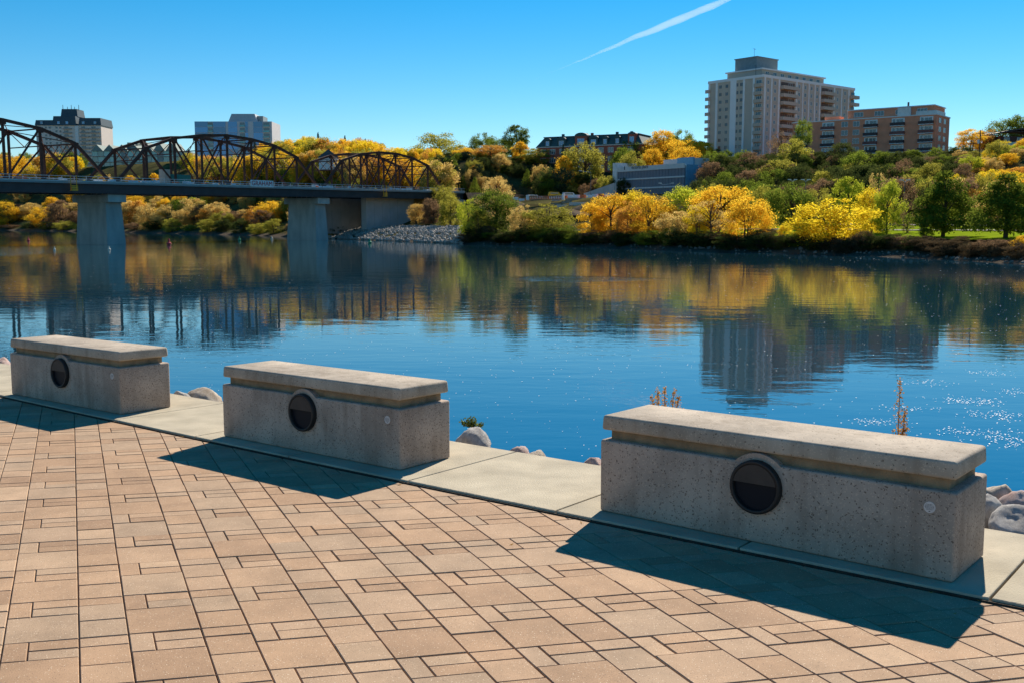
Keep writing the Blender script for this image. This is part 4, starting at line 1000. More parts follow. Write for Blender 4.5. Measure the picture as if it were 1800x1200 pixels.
# abutment and wing wall under the shore end
ab = thing('abutment_wall', 'long pale concrete abutment wall under the shore end of the bridge', 'wall')
CW = simple('abutment_concrete', (.44, .43, .41), .9, var=.14, scale=.3, bump=.1, bscale=2)
for k in range(12):
    a = 12.2 + k * .46; b = a + .452; off = -3.0
    vs = [bp_(a, off, 0), bp_(b, off, 0), bp_(b, off - 2, 0), bp_(a, off - 2, 0)]
    m_ = MB(); m_.prism([(v.x, v.y) for v in vs][::-1], 1.5, bz(a) - 2.3); m_.build('wall_panel', CW, ab)
for k in range(6):
    a = 11.0 + k * .5; b = a + .49; off = -15.5
    vs = [bp_(a, off, 0), bp_(b, off, 0), bp_(b, off - 1, 0), bp_(a, off - 1, 0)]
    m_ = MB(); m_.prism([(v.x, v.y) for v in vs][::-1], 1.5, bz(a) - 1.2); m_.build('wall_panel', CW, ab)
em = MB(); q = [bp_(16.9, 2.4, 0), bp_(17.7, 2.4, 0), bp_(17.7, -14.1, 0), bp_(16.9, -14.1, 0)]; em.prism([(v.x, v.y) for v in q][::-1], 2, bz(17) - 2.48); em.build('end_block', CW, ab)
# embankment carrying the road on from the bridge end
eb = MB(); 
for i in range(8):
    s_ = 17.55 + i * .9
    for (o_, z_) in ((6.5, -9.5), (4.6, -3.2), (3.2, -.1), (-14.8, -.1), (-18, -3), (-26, -9)): q = bp_(s_, o_, z_ - .05 * i); eb.v.append((q.x, q.y, q.z + .3 * mnoise.noise(q * .2)))
for i in range(7):
    for j in range(5): eb.f.append((i * 6 + j, i * 6 + j + 1, (i + 1) * 6 + j + 1, (i + 1) * 6 + j))
tag(eb.build('embankment', simple('site_earth', (.17, .125, .085), 1.0, var=.45, scale=.8, bump=1.0, bscale=3, spec=0.0)), kind='structure')
# banner on the railing
def text_mesh(txt, size, name, mat, parent, M, ext=.02):
    cu = bpy.data.curves.new(name, 'FONT'); cu.body = txt; cu.size = size; cu.extrude = ext; cu.align_x = 'CENTER'; cu.align_y = 'CENTER'
    tmp = bpy.data.objects.new(name, cu); me = bpy.data.meshes.new_from_object(tmp); bpy.data.objects.remove(tmp); bpy.data.curves.remove(cu)
    me.materials.clear(); me.materials.append(mat)
    return link(name, me, parent, M)
c = bp_(6.35, EDGE + .25, .75)
MBn = Matrix(((BA.x, 0, BN.x, c.x), (BA.y, 0, BN.y, c.y), (0, 1, 0, c.z), (0, 0, 0, 1)))
ban = MB().box((-4.0, -.85, -.04), (4.0, .85, .0)).build('company_banner', simple('banner_white', (.78, .76, .74), .7), mw=MBn)
tag(ban, 'white banner with red capital lettering hung on the bridge railing', 'banner')
text_mesh('GRAHAM', 1.62, 'banner_lettering', simple('banner_red', (.50, .05, .06), .7), ban, Matrix.Translation((0, 0, .03)) @ Matrix.Diagonal((1.08, 1, 1, 1)))
YEL = simple('safety_yellow', (.75, .42, .03), .6); WHT = simple('site_white', (.75, .75, .74), .7); ORG_ = simple('safety_orange', (.70, .16, .05), .7); BLU = simple('site_teal', (.05, .22, .18), .6)
for s_, lab in ((-.35, 'yellow work platform hung on the girder at the near pier'), (12.4, 'yellow work platform hung on the girder over the riprap')):
    c = bp_(s_, EDGE + .5, -.9); M = Matrix(((BA.x, BN.x, 0, c.x), (BA.y, BN.y, 0, c.y), (0, 0, 1, c.z), (0, 0, 0, 1)))
    t = thing('work_platform', lab, 'platform', mw=M); MB().box((-.75, -.4, -1.1), (.75, .4, -1.0)).build('floor', YEL, t)
    for zz in (-.9, -.55, -.2): MB().box((-.75, .34, zz), (.75, .4, zz + .22)).build('side_panel', YEL, t)
    for x_ in (-.7, .7): MB().box((x_ - .05, -.05, -1.0), (x_ + .05, .05, 2.2)).build('hanger', YEL, t)
# items stored on the deck
rr = random.Random(31)
for i in range(46):
    s_ = rr.uniform(-5, 16.5); off = rr.uniform(.6, 1.9); c = bp_(s_, off, 0); l_, h_ = rr.uniform(.6, 2.6), rr.uniform(.4, .95)
    M = Matrix(((BA.x, BN.x, 0, c.x), (BA.y, BN.y, 0, c.y), (0, 0, 1, c.z + .01), (0, 0, 0, 1)))
    mt, nm = rr.choice(((WHT, 'white'), (WHT, 'white'), (ORG_, 'orange'), (WHT, 'white'), (MATS['scaffold'], 'brown')))
    m_ = MB(); wx = l_ / 2
    m_.add([(-wx, -.3, 0), (wx, -.3, 0), (wx, .3, 0), (-wx, .3, 0), (-wx, -.12, h_), (wx, -.12, h_), (wx, .12, h_), (-wx, .12, h_)], [(0, 3, 2, 1), (4, 5, 6, 7), (0, 1, 5, 4), (1, 2, 6, 5), (2, 3, 7, 6), (3, 0, 4, 7)])
    tag(m_.build('work_barrier', mt, mw=M), nm + ' work zone barrier standing on the bridge deck', 'barrier', nm + ' barriers on the bridge')
c = bp_(3.2, -2.4, 0); M = Matrix(((BA.x, BN.x, 0, c.x), (BA.y, BN.y, 0, c.y), (0, 0, 1, c.z + .01), (0, 0, 0, 1)))
gc = thing('shipping_container', 'dark green site container standing on the bridge deck', 'container', mw=M); MB().box((0, -1.2, 0), (6, 1.2, 2.5)).build('body', BLU, gc)
for k in range(14): MB().box((.2 + k * .42, 1.2, .12), (.38 + k * .42, 1.25, 2.4)).build('rib', BLU, gc)
pc_ = MB().box((-1.6, -1.1, 0), (-.1, 1.1, 3.6)); tag(pc_.build('site_hut', simple('hut_beige', (.55, .45, .36), .8), mw=M @ Matrix.Translation((0, 0, .002))), 'tall beige site hut beside the green container', 'hut')
# riprap at the bridge end
rp = MB(); rr = random.Random(4); ico = bmesh.new(); bmesh.ops.create_icosphere(ico, subdivisions=1, radius=1); IV = [v.co.copy() for v in ico.verts]; IF = [tuple(v.index for v in f.verts) for f in ico.faces]; ico.free()
cnt = 0
while cnt < 2600:
    px = rr.uniform(572, 815); d = rr.uniform(-1, 19); x, y = place(px, max(d, .3))
    s_ = rr.uniform(.25, .62); z = float(ground([x], [y], False)[0]) + s_ * .25
    rot = Euler((rr.uniform(0, 6), rr.uniform(0, 6), rr.uniform(0, 6))).to_matrix(); sx = Vector((s_ * rr.uniform(.7, 1.3), s_ * rr.uniform(.6, 1), s_ * rr.uniform(.5, .9)))
    rp.add([Vector((x, y, z)) + rot @ Vector((v.x * sx.x * (1 + .25 * math.sin(v.y * 7 + cnt)), v.y * sx.y, v.z * sx.z)) for v in IV], IF); cnt += 1
tag(rp.build('riprap_stones', simple('riprap', (.34, .31, .27), .9, var=.4, scale=1.2)), 'pale broken riprap stones on the bank below the abutment', 'riprap', kind='stuff')
sb = MB(); 
for _ in range(200):
    px = rr.uniform(815, 1830); x, y = place(px, rr.uniform(.2, 2.6)); s_ = rr.uniform(.12, .38) * (1.5 if rr.random() < .06 else 1); z = float(ground([x], [y], False)[0])
    rot = Euler((rr.uniform(0, 6), rr.uniform(0, 6), rr.uniform(0, 6))).to_matrix(); sb.add([Vector((x, y, z)) + rot @ Vector((v.x * s_, v.y * s_ * .8, v.z * s_ * .6)) for v in IV], IF)
tag(sb.build('shore_stones', simple('shore_stone', (.20, .17, .14), .9, var=.4, scale=1.5)), 'loose stones along the far waterline', 'stones', kind='stuff')

# ------------------------------------------------------------------ buoys
def buoy(px, py, hpx, colr, label, kind):
    q = on_water(px, py); h = hpx / FPX * q.y; mat = {'r': simple('buoy_red', (.50, .05, .06), .5), 'w': simple('buoy_white', (.75, .68, .55), .5), 'g': simple('buoy_green', (.03, .30, .16), .5)}[colr]
    t = thing('river_buoy', label, 'buoy', 'buoys on the river', loc=(q.x, q.y, 0))
    m_ = MB(); m_.tube([(0, 0, -.2), (0, 0, .1 * h), (0, 0, .34 * h), (0, 0, .42 * h)], [.20 * h, .36 * h, .36 * h, .20 * h], 12); m_.build('float', mat, t)
    m_ = MB()
    if kind == 'can': m_.tube([(0, 0, .4 * h), (0, 0, .55 * h), (0, 0, h)], [.2 * h, .16 * h, .12 * h], 10)
    else: m_.tube([(0, 0, .4 * h), (0, 0, .7 * h), (0, 0, h)], [.22 * h, .14 * h, .02 * h], 10)
    m_.build('top_mark', mat, t)
for a in ((50, 424, 7, 'r', 'red buoy floating left of the near pier', 'can'), (297, 431, 11, 'r', 'tall red buoy floating between the two piers', 'can'), (96, 440, 6, 'w', 'cream buoy at the ruffled blue patch of water', 'can'),
          (192, 440, 7, 'w', 'cream buoy in front of the near pier', 'can'), (421, 423, 7, 'g', 'green buoy floating left of the second pier', 'cone'), (650, 428, 9, 'g', 'green cone buoy off the riprap', 'cone'), (478, 421, 6, 'w', 'cream buoy beside the second pier', 'cone')): buoy(*a)

# ------------------------------------------------------------------ buildings
GLS = glass_mat('window_glass', (.035, .055, .075)); GLB = glass_mat('glass_blue', (.03, .22, .48), .08); GLT = glass_mat('glass_teal', (.03, .26, .27), .1)
WFR = simple('window_frame_white', (.72, .72, .70), .6); DFR = simple('window_frame_dark', (.05, .05, .055), .6)
def frame_M(p, u, z0):                      # local x along the wall, local y into the building, z up
    u = Vector((u[0], u[1])).normalized(); return Matrix(((u.x, -u.y, 0, p[0]), (u.y, u.x, 0, p[1]), (0, 0, 1, z0), (0, 0, 0, 1)))
WM = {}
def win_mesh(w_, h_, fr=WFR, gl=GLS, mull=1, t=.09):
    key = (round(w_, 2), round(h_, 2), fr.name, gl.name, mull)
    if key in WM: return WM[key]
    m_ = MB(); m_.box((0, -.08, 0), (w_, .02, t)); m_.box((0, -.08, h_ - t), (w_, .02, h_)); m_.box((0, -.08, t), (t, .02, h_ - t)); m_.box((w_ - t, -.08, t), (w_, .02, h_ - t))
    for k in range(mull): x = w_ * (k + 1) / (mull + 1); m_.box((x - t / 2, -.07, t), (x + t / 2, .02, h_ - t))
    nf = len(m_.f); m_.add([(t, -.02, t), (w_ - t, -.02, t), (w_ - t, -.02, h_ - t), (t, -.02, h_ - t)], [(0, 1, 2, 3)])
    me = m_.mesh('window', fr); me.materials.append(gl); me.polygons[nf].material_index = 1
    WM[key] = me; return me
FACE = {'f': Matrix.Identity(4)}
def window(par, M, x, z, me): o = link('window', me, par); o.matrix_local = M @ Matrix.Translation((x, -.003, z)); return o
def solid(par, name, mat, a, b, M=None): o = MB().box(a, b).build(name, mat, par); 
def balcony(par, M, x0, x1, z, dep, mat, slabm, h=1.05):
    m_ = MB().box((x0, -dep, z - .2), (x1, -.004, z)); o = m_.build('balcony', slabm, par, mw=M)
    r = MB(); r.box((x0, -dep, z + .001), (x1, -dep + .12, z + h)); r.box((x0, -dep + .121, z + .001), (x0 + .12, -.006, z + h)); r.box((x1 - .12, -dep + .121, z + .001), (x1, -.006, z + h)); r.build('parapet', mat, o)

# high rise
HT = simple('highrise_panel', (.58, .47, .38), .85, var=.08, scale=.3); HW = simple('highrise_white', (.85, .81, .79), .8, var=.06, scale=.4); HB_ = simple('highrise_balcony', (.56, .44, .35), .85, var=.06); HD = simple('highrise_recess', (.22, .13, .10), .9); HROOF = simple('roof_blue_grey', (.20, .26, .28), .8)
C0 = at_depth(1340, 200, 375); z0 = 23.0; HH = zrow(131, 375) - z0
hr = thing('high_rise', 'tall beige and white apartment tower with stacked balconies on the hilltop', 'building', mw=frame_M(C0, (.766, .643), z0))
MB().box((0, 0, 0), (60, 25, HH - 1.0)).build('wall', HT, hr)
LF = Matrix(((0, 1, 0, 0), (-1, 0, 0, 25), (0, 0, 1, 0), (0, 0, 0, 1)))     # left face: local x runs from the far end to the corner
rf = MB().box((-.25, -.25, HH - 1.0), (60.25, 25.25, HH)).build('roof', HW, hr)
MB().box((.5, .5, HH), (59.5, 24.5, HH + .1)).build('roof_deck', HROOF, rf)
ST_ = (HH - 1.4) / 12
for yc, wd in ((21.0, .9), (13.2, 2.7), (8.4, .8), (4.0, .8), (24.6, .7)): MB().box((25 - yc - wd / 2, -.25, 0), (25 - yc + wd / 2, -.003, HH - 1.003)).build('pilaster', HW, hr, mw=LF)
for k in range(12):
    z = k * ST_ + .9
    for yc in (19.3, 16.3, 11.6, 9.6): window(hr, LF, 25 - yc - .7, z, win_mesh(1.35, 1.35, HB_, GLS, 1))
    window(hr, LF, 22.0, z, win_mesh(2.4, 1.5, WFR, GLS, 2)); balcony(hr, LF, 21.6, 24.9, z - .9, 1.1, HB_, HB_)
    if k > 2: balcony(hr, LF, -1.3, .9, z - .9, .5, HB_, HB_)
I4 = Matrix.Identity(4)
for xc, wd in ((1.0, .7), (5.0, .7), (9.6, .8), (20.6, .8), (24.6, .5), (28.6, .5), (32.6, .5), (36.0, .7), (45.8, .8), (51, .6), (56, .7)): MB().box((xc - wd / 2, -.25, 0), (xc + wd / 2, -.003, HH - 1.003)).build('pilaster', HW, hr)
for k in range(12):
    z = k * ST_ + .9
    for xc in (3.0, 7.2, 22.4, 26.4, 30.4, 34.2, 48.2, 53.4): window(hr, I4, xc - .6, z, win_mesh(1.2, 1.45, WFR, GLS, 1))
    for x0, x1 in ((10.4, 19.8), (36.8, 45.0), (56.6, 61.4)):
        balcony(hr, I4, x0, x1, z - .9, 1.7, HB_, HB_); window(hr, I4, x0 + 1.2, z - .4, win_mesh(2.4, 1.9, DFR, GLS, 1)); 
        if x1 < 60: MB().box((x0 + .3, -.03, z - .88), (x1 - .3, -.004, z + 1.6)).build('recess', HD, hr); window(hr, I4, x0 + 5.2, z - .4, win_mesh(2.4, 1.9, WFR, GLS, 1))
PH = MB().box((6, 5, HH + .1), (46, 21, HH + 2.9)).build('penthouse', HT, hr)
MB().box((5.4, 4.4, HH + 2.9), (46.6, 21.6, HH + 3.4)).build('penthouse_roof', HW, PH)
for k in range(8): window(hr, I4 @ Matrix.Translation((0, 5, 0)), 8 + k * 4.7, HH + .8, win_mesh(2.2, 1.5, WFR, GLS, 1))
mech = MB().box((8, 9, HH + 3.4), (21, 19, HH + 8.0)).build('plant_room', HROOF, hr); MB().box((7.7, 8.7, HH + 8.0), (21.3, 19.3, HH + 8.35)).build('plant_room_roof', HROOF, mech)
for x, y, hh in ((13, 14, 4.0), (3.5, 6, 4.2), (56, 20, 2.4)):
    m_ = MB().tube([(x, y, HH + (8.3 if x == 13 else 0)), (x, y, HH + (8.3 if x == 13 else 0) + hh)], [.08, .05], 5); m_.box((x - .9, y - .04, HH + hh * .92 + (8.3 if x == 13 else 0)), (x + .9, y + .04, HH + hh * .92 + .1 + (8.3 if x == 13 else 0))); m_.build('antenna', DFR, hr)
for k in range(6): MB().box((2 + k * 1.6, 2 + k % 2, HH + .1), (3.0 + k * 1.6, 3 + k % 2, HH + .6 + .3 * (k % 3))).build('roof_vent', HROOF, hr)

# brick apartment block
BR = simple('orange_brick', (.76, .28, .16), .9, var=.14, scale=.5, bump=.15, bscale=8); BR2 = simple('brick_trim', (.74, .70, .66), .8); MET = simple('balcony_dark', (.07, .05, .05), .7); RED = simple('balcony_maroon', (.20, .08, .07), .7)
CB = at_depth(1644, 240, 316); z1 = 21.0; HBK = zrow(202, 316) - z1; LEN = 46
ua = Vector((.788, -.616)); pb = Vector((CB.x, CB.y)) - ua * LEN
bk = thing('brick_apartment_block', 'orange brick apartment block with white windows and small dark balconies', 'building', mw=frame_M(pb, ua, z1))
MB().box((0, 0, 0), (LEN, 15, HBK)).build('wall', BR, bk); MB().box((-.2, -.2, HBK), (LEN + .2, 15.2, HBK + .35)).build('parapet', BR2, bk)
MB().box((18, 1.6, HBK + .35), (LEN - 1.2, 13.5, HBK + 3.0)).build('top_storey', BR, bk); MB().box((17.7, 1.3, HBK + 3.0), (LEN - .9, 13.8, HBK + 3.3)).build('top_roof', BR2, bk)
MB().box((34.0, .9, HBK + .35), (38, 1.59, HBK + 2.9)).build('roof_terrace_wall', BR2, bk); MB().box((9, 5, HBK + .35), (14, 9, HBK + 1.9)).build('stair_head', BR, bk); m_ = MB().tube([(36, 5, HBK + 3.2), (36, 5, HBK + 4.9)], [.3, .3], 8); m_.build('chimney_pipe', DFR, bk)
for k in range(4): window(bk, I4 @ Matrix.Translation((0, 1.6, 0)), 20 + k * 6.6, HBK + .9, win_mesh(3.0, 1.5, WFR, GLS, 2))
gr = MB(); gr.box((LEN - 6, -.1, HBK + .36), (LEN, -.02, HBK + 1.4)); gr.box((LEN - .08, -.02, HBK + .36), (LEN, 10, HBK + 1.4)); gr.build('terrace_rail', simple('rail_pale', (.62, .66, .66), .5), bk)
sb_ = HBK / 6.15
for k in range(6):
    z = k * sb_ + .45
    for x0 in (1.2, 10.2, 24.2, 32.6, 41.2):
        MB().box((x0, -.02, z), (x0 + 4.0, -.004, z + 2.35)).build('recess_panel', BR2, bk); window(bk, I4 @ Matrix.Translation((0, -.03, 0)), x0 + 1.5, z + .55, win_mesh(2.2, 1.5, WFR, GLS, 1)); window(bk, I4 @ Matrix.Translation((0, -.03, 0)), x0 + .3, z + .05, win_mesh(.9, 2.1, WFR, GLS, 0))
        balcony(bk, I4, x0 - .15, x0 + 4.15, z, 1.2, MET if (k + int(x0)) % 3 else RED, BR2, .95)
    for x0 in (16.6, 20.4): window(bk, I4, x0, z + .5, win_mesh(2.1, 1.7, WFR, GLS, 1))
    RFm = Matrix(((0, -1, 0, LEN), (1, 0, 0, 0), (0, 0, 1, 0), (0, 0, 0, 1)))
    for x0 in (3.2, 8.4): window(bk, RFm, x0, z + .5, win_mesh(2.4, 1.6, WFR, GLS, 1))

# parking building
PK = simple('parkade_screen', (.20, .205, .235), .8, var=.1, scale=.6, stretch=(8, 8, .3)); PB = simple('parkade_band', (.62, .60, .58), .8, var=.05); PBL = simple('parkade_blue', (.16, .36, .50), .7)
pr_ = at_depth(1203, 300, 308); pl = at_depth(1086, 300, 334); uk = Vector((pr_.x - pl.x, pr_.y - pl.y)); LK = uk.length; zk0 = 10.0; zk1 = zrow(291, 308)
pk = thing('parking_building', 'long grey parking building with pale bands and lettering on its upper band', 'building', mw=frame_M((pl.x, pl.y), uk, zk0)); hk = zk1 - zk0
MB().box((0, 0, 0), (LK, 22, hk)).build('wall', PK, pk)
lv = (hk - 3.2) / 3
for k in range(4): MB().box((-.3, -.3, 2.6 + k * lv - (0 if k < 3 else .2)), (LK + .3, -.004, 2.6 + k * lv + (.45 if k < 3 else 1.25))).build('band', PB, pk)
for k in range(3):
    for j in range(22): MB().box((j * LK / 22 + .1, -.12, 3.1 + k * lv), (j * LK / 22 + .22, -.004, 2.55 + (k + 1) * lv)).build('screen_fin', PK, pk)
MB().box((LK + .004, .5, 2), (LK + .35, 21, hk + .3)).build('end_wall', PBL, pk); MB().box((LK * .56, 4, hk), (LK - .2, 18, hk + 2.4)).build('roof_room', PB, pk); MB().box((LK * .78, 3.4, hk), (LK + .2, 3.99, hk + 2.6)).build('roof_screen', PBL, pk)
MB().box((-2.0, -.5, 0), (-.004, 8, hk + 2.2)).build('stair_tower', simple('parkade_white', (.72, .70, .68), .8), pk)
text_mesh('victoria place', 1.5, 'sign_lettering', DFR, pk, Matrix.Translation((LK * .36, -.36, hk + .3)) @ Matrix.Rotation(R(90), 4, 'X'))
MB().box((LK * .115, -.36, hk - .25), (LK * .128, -.31, hk + .85)).build('sign_mark', DFR, pk)

# school with mansard roof
SB = simple('school_brick', (.40, .11, .07), .9, var=.15, scale=.5); SR = simple('mansard_slate', (.055, .105, .105), .7, var=.2, scale=1.2); STN = simple('school_stone', (.55, .50, .44), .8)
pr_ = at_depth(1128, 260, 388); pl = at_depth(944, 260, 408); us = Vector((pr_.x - pl.x, pr_.y - pl.y)); LS = us.length; zs0 = 20.0; ze = zrow(255, 390) - zs0; zt = zrow(236, 390) - zs0
scb = thing('mansard_school', 'old red brick school with a dark green mansard roof and dormers', 'building', mw=frame_M((pl.x, pl.y), us, zs0))
MB().box((0, 0, 0), (LS, 18, ze)).build('wall', SB, scb); MB().box((-.4, -.4, ze), (LS + .4, 18.4, ze + .4)).build('cornice', STN, scb)
m_ = MB(); a, b, c_ = -.3, .4, 2.2
m_.add([(a, a, ze + .4), (LS + .3, a, ze + .4), (LS + .3, 18.3, ze + .4), (a, 18.3, ze + .4), (c_, c_, zt), (LS - c_, c_, zt), (LS - c_, 18 - c_, zt), (c_, 18 - c_, zt)], [(0, 3, 2, 1), (4, 5, 6, 7), (0, 1, 5, 4), (1, 2, 6, 5), (2, 3, 7, 6), (3, 0, 4, 7)])
rfs = m_.build('mansard_roof', SR, scb); MB().box((c_ - .3, c_ - .3, zt), (LS - c_ + .3, 18.3 - c_, zt + .35)).build('roof_edge', SR, rfs)
for xd, wd, big in ((3.5, 2.4, 0), (9, 3.4, 0), (16.5, 5.0, 1), (22.5, 3.6, 0), (28, 2.2, 0), (33, 2.2, 0), (38.5, 3.0, 1)):
    if xd + wd > LS: continue
    hd = (zt - ze) * (.98 if big else .74); d_ = MB().box((xd, -.25, ze + .42), (xd + wd, 2.6, ze + hd)).build('dormer', SB if big else SR, rfs)
    m_ = MB(); pts = [(xd + wd / 2 + (wd / 2 + .2) * math.cos(math.pi * i / 10), ze + hd + (wd * .28) * math.sin(math.pi * i / 10)) for i in range(11)]
    m_.add([(p[0], -.4, p[1]) for p in pts] + [(p[0], 2.7, p[1]) for p in pts], [tuple(range(11))[::-1], tuple(range(11, 22))] + [(i, (i + 1) % 11, 11 + (i + 1) % 11, 11 + i) for i in range(11)]); m_.build('dormer_hood', SR, rfs)
    o = link('window', win_mesh(wd * .6, hd * .6, WFR, GLB, 1), scb); o.matrix_local = Matrix.Translation((xd + wd * .2, -.27, ze + .7))
for xc in (8, 18, 20.5, 31, 37): MB().box((xc, 6, zt + .35), (xc + .9, 7, zt + 1.6)).build('chimney', SB if xc in (18, 20.5) else SR, rfs)
for k in range(3):
    z = ze - 3.4 * (k + 1) + .8
    for j in range(10): window(scb, I4, 1.6 + j * (LS - 3) / 10, z, win_mesh(2.3, 2.0, WFR, GLS, 2))
    RS = Matrix(((0, -1, 0, LS), (1, 0, 0, 0), (0, 0, 1, 0), (0, 0, 0, 1)))
    for j in range(4): window(scb, RS, 1.2 + j * 4.2, z, win_mesh(2.6, 2.0, WFR, GLS, 3))

# left towers
def block(name, label, px0, px1, Y, ztop_py, z_base, dep, mat, cat='building', yaw=0.0):
    a = at_depth(px0, 300, Y); b = at_depth(px1, 300, Y); u = Vector((b.x - a.x, b.y - a.y)); Ln = u.length
    u = Matrix.Rotation(yaw, 2) @ u
    t = thing(name, label, cat, mw=frame_M((a.x, a.y), u, z_base)); h = zrow(ztop_py, Y) - z_base
    MB().box((0, 0, 0), (Ln, dep, h)).build('wall', mat, t); return t, Ln, h
TW = simple('tower_cream', (.70, .61, .54), .85, var=.06); TS = simple('tower_slate', (.05, .085, .11), .7, var=.15)
tw, Ln, h = block('cream_tower', 'cream apartment tower with dark mansard top and rooftop antennas behind the trusses', 67, 181, 900, 221, 30, 26, TW)
def mans(par, x0, x1, y0, y1, z, hh, ins, mat):
    m_ = MB(); m_.add([(x0, y0, z), (x1, y0, z), (x1, y1, z), (x0, y1, z), (x0 + ins, y0 + ins, z + hh), (x1 - ins, y0 + ins, z + hh), (x1 - ins, y1 - ins, z + hh), (x0 + ins, y1 - ins, z + hh)], [(0, 3, 2, 1), (4, 5, 6, 7), (0, 1, 5, 4), (1, 2, 6, 5), (2, 3, 7, 6), (3, 0, 4, 7)]); return m_.build('mansard', mat, par)
mans(tw, -.6, Ln * .30, -.6, 26, h, 4.6, .8, TS); mans(tw, Ln * .26, Ln * .63, -1.0, 26, h, 8.0, 1.0, TS); mans(tw, Ln * .66, Ln + .6, -.8, 26, h, 6.4, .8, TS); mans(tw, Ln * .36, Ln * .62, 4, 20, h + 8.0, 6.6, .8, TS)
for k, x in enumerate((.37, .44, .50, .55, .615)): MB().tube([(Ln * x, 8, h + 14), (Ln * x, 8, h + 18.5 - (k % 2) * 1.6)], [.28, .2], 5).build('antenna', DFR, tw)
for k in range(13):
    z = h - 3.35 * (k + 1) + .7
    for x in (.05, .14, .20, .30, .36): window(tw, I4, Ln * x, z, win_mesh(1.7, 1.6, DFR, GLS, 1))
    for x0, x1 in ((.42, .55), (.68, .82), (.84, .99)): balcony(tw, I4, Ln * x0, Ln * x1, z - .7, 1.6, simple('tower_rail', (.35, .30, .27), .8), TW, .9); window(tw, I4, Ln * x0 + .8, z - .2, win_mesh(3.6, 1.9, DFR, GLS, 2))
for x in (.08, .34, .47, .72, .9): window(tw, I4 @ Matrix.Translation((0, -1.1, 0)), Ln * x, h + 1.2, win_mesh(2.2, 2.2, WFR, GLB, 1))
MB().box((Ln * .605, -.7, 0), (Ln * .655, -.004, h - .5)).build('pilaster', WFR, tw)

gt, Ln, h = block('glass_tower', 'blue glass tower with white vertical strips behind the middle truss', 345, 480, 660, 214, 28, 24, simple('tower_white', (.66, .62, .62), .8))
for x0, x1 in ((.0, .17), (.24, .40), (.435, .55), (.655, .69), (.76, .88)):
    for k in range(11): MB().box((Ln * x0, -.15, h - 3.5 * (k + 1)), (Ln * x1, -.004, h - 3.5 * k - .16)).build('glass_panel', GLB, gt)
for x0, x1 in ((.17, .235), (.585, .65), (.89, .97)):
    for k in range(11): z = h - 3.5 * (k + 1); MB().box((Ln * x0, -.9, z), (Ln * x1, -.004, z + .2)).build('balcony', WFR, gt); MB().box((Ln * x0, -.9, z + .2), (Ln * x1, -.84, z + 1.2)).build('balcony_glass', GLT, gt); MB().box((Ln * x0, -.03, z + .2), (Ln * x1, -.004, z + 2.9)).build('recess', GLS, gt)
pr2 = MB(); pr2.add([(Ln * .42, 3, h), (Ln * .80, 3, h), (Ln * .80, 20, h), (Ln * .42, 20, h), (Ln * .46, 4, h + 5.2), (Ln * .76, 4, h + 5.2), (Ln * .76, 19, h + 5.2), (Ln * .46, 19, h + 5.2)], [(0, 3, 2, 1), (4, 5, 6, 7), (0, 1, 5, 4), (1, 2, 6, 5), (2, 3, 7, 6), (3, 0, 4, 7)]); pr2.build('plant_room', simple('plant_grey', (.42, .45, .48), .7), gt)
MB().box((Ln * .78, 6, h), (Ln * .86, 18, h + 4)).build('roof_box', HROOF, gt)

tc_, Ln, h = block('teal_condominium', 'low teal glass condominium with a zigzag gabled roof', 163, 330, 720, 266, 30, 20, simple('condo_grey', (.30, .33, .31), .8))
for k in range(4):
    z = h - 3.9 * (k + 1)
    for j in range(16):
        if j in (5, 11): continue
        MB().box((Ln * j / 16 + .2, -.12, z + .35), (Ln * (j + 1) / 16 - .2, -.004, z + 3.7)).build('glass_panel', GLT, tc_)
    MB().box((0, -1.3, z), (Ln, -.13, z + .25)).build('balcony', simple('condo_slab', (.38, .36, .34), .8), tc_)
CR = simple('condo_roof', (.22, .27, .24), .8)
for j in range(7):
    x0 = Ln * (j * .13); x1 = x0 + Ln * .125; hh = 4.4 if j < 4 else 6.0
    m_ = MB(); m_.add([(x0, -1.5, h), (x1, -1.5, h), ((x0 + x1) / 2, -1.5, h + hh), (x0, 20, h), (x1, 20, h), ((x0 + x1) / 2, 20, h + hh)], [(0, 1, 2), (3, 5, 4), (0, 2, 5, 3), (1, 4, 5, 2), (0, 3, 4, 1)]); m_.build('gable_roof', CR, tc_)
MB().box((Ln * .33, 8, h + .01), (Ln * .44, 16, h + 6.5)).build('roof_tower', CR, tc_)

# dark house on the right
ho, Ln, h = block('dark_modern_house', 'dark brown modern house with curved roof and glass balconies on the hill', 1757, 1850, 300, 240, 21, 12, simple('house_brown', (.10, .045, .035), .8))
m_ = MB(); pts = [(-1.2 + (Ln + 2.4) * i / 12, h + 1.9 * math.sin(math.pi * (.12 + .76 * i / 12))) for i in range(13)]
m_.add([(p[0], -1.6, p[1]) for p in pts] + [(p[0], 12.6, p[1]) for p in pts] + [(p[0], -1.6, p[1] + .35) for p in pts] + [(p[0], 12.6, p[1] + .35) for p in pts],
       [(i, i + 1, 14 + i, 13 + i) for i in range(12)] + [(26 + i, 39 + i, 40 + i, 27 + i) for i in range(12)] + [(i, 26 + i, 27 + i, i + 1) for i in range(12)] + [(13 + i, 14 + i, 40 + i, 39 + i) for i in range(12)]); m_.build('curved_roof', DFR, ho)
for k in range(3):
    z = h - 3.1 * (k + 1)
    for j in range(4): window(ho, I4, .8 + j * 3.8, z + .7, win_mesh(1.6, 2.0, WFR, GLS, 0))
    MB().box((-1.5, -1.6, z), (Ln * .7, -.004, z + .3)).build('balcony', DFR, ho); MB().box((-1.5, -1.6, z + .3), (Ln * .6, -1.54, z + 1.3)).build('balcony_glass', simple('pale_glass', (.40, .55, .50), .2), ho)
    MB().box((-.9 + .5 * k, -.5, z + .31), (-.5 + .5 * k, -.1, z + 3.1)).build('post', simple('house_red', (.22, .07, .05), .8), ho)
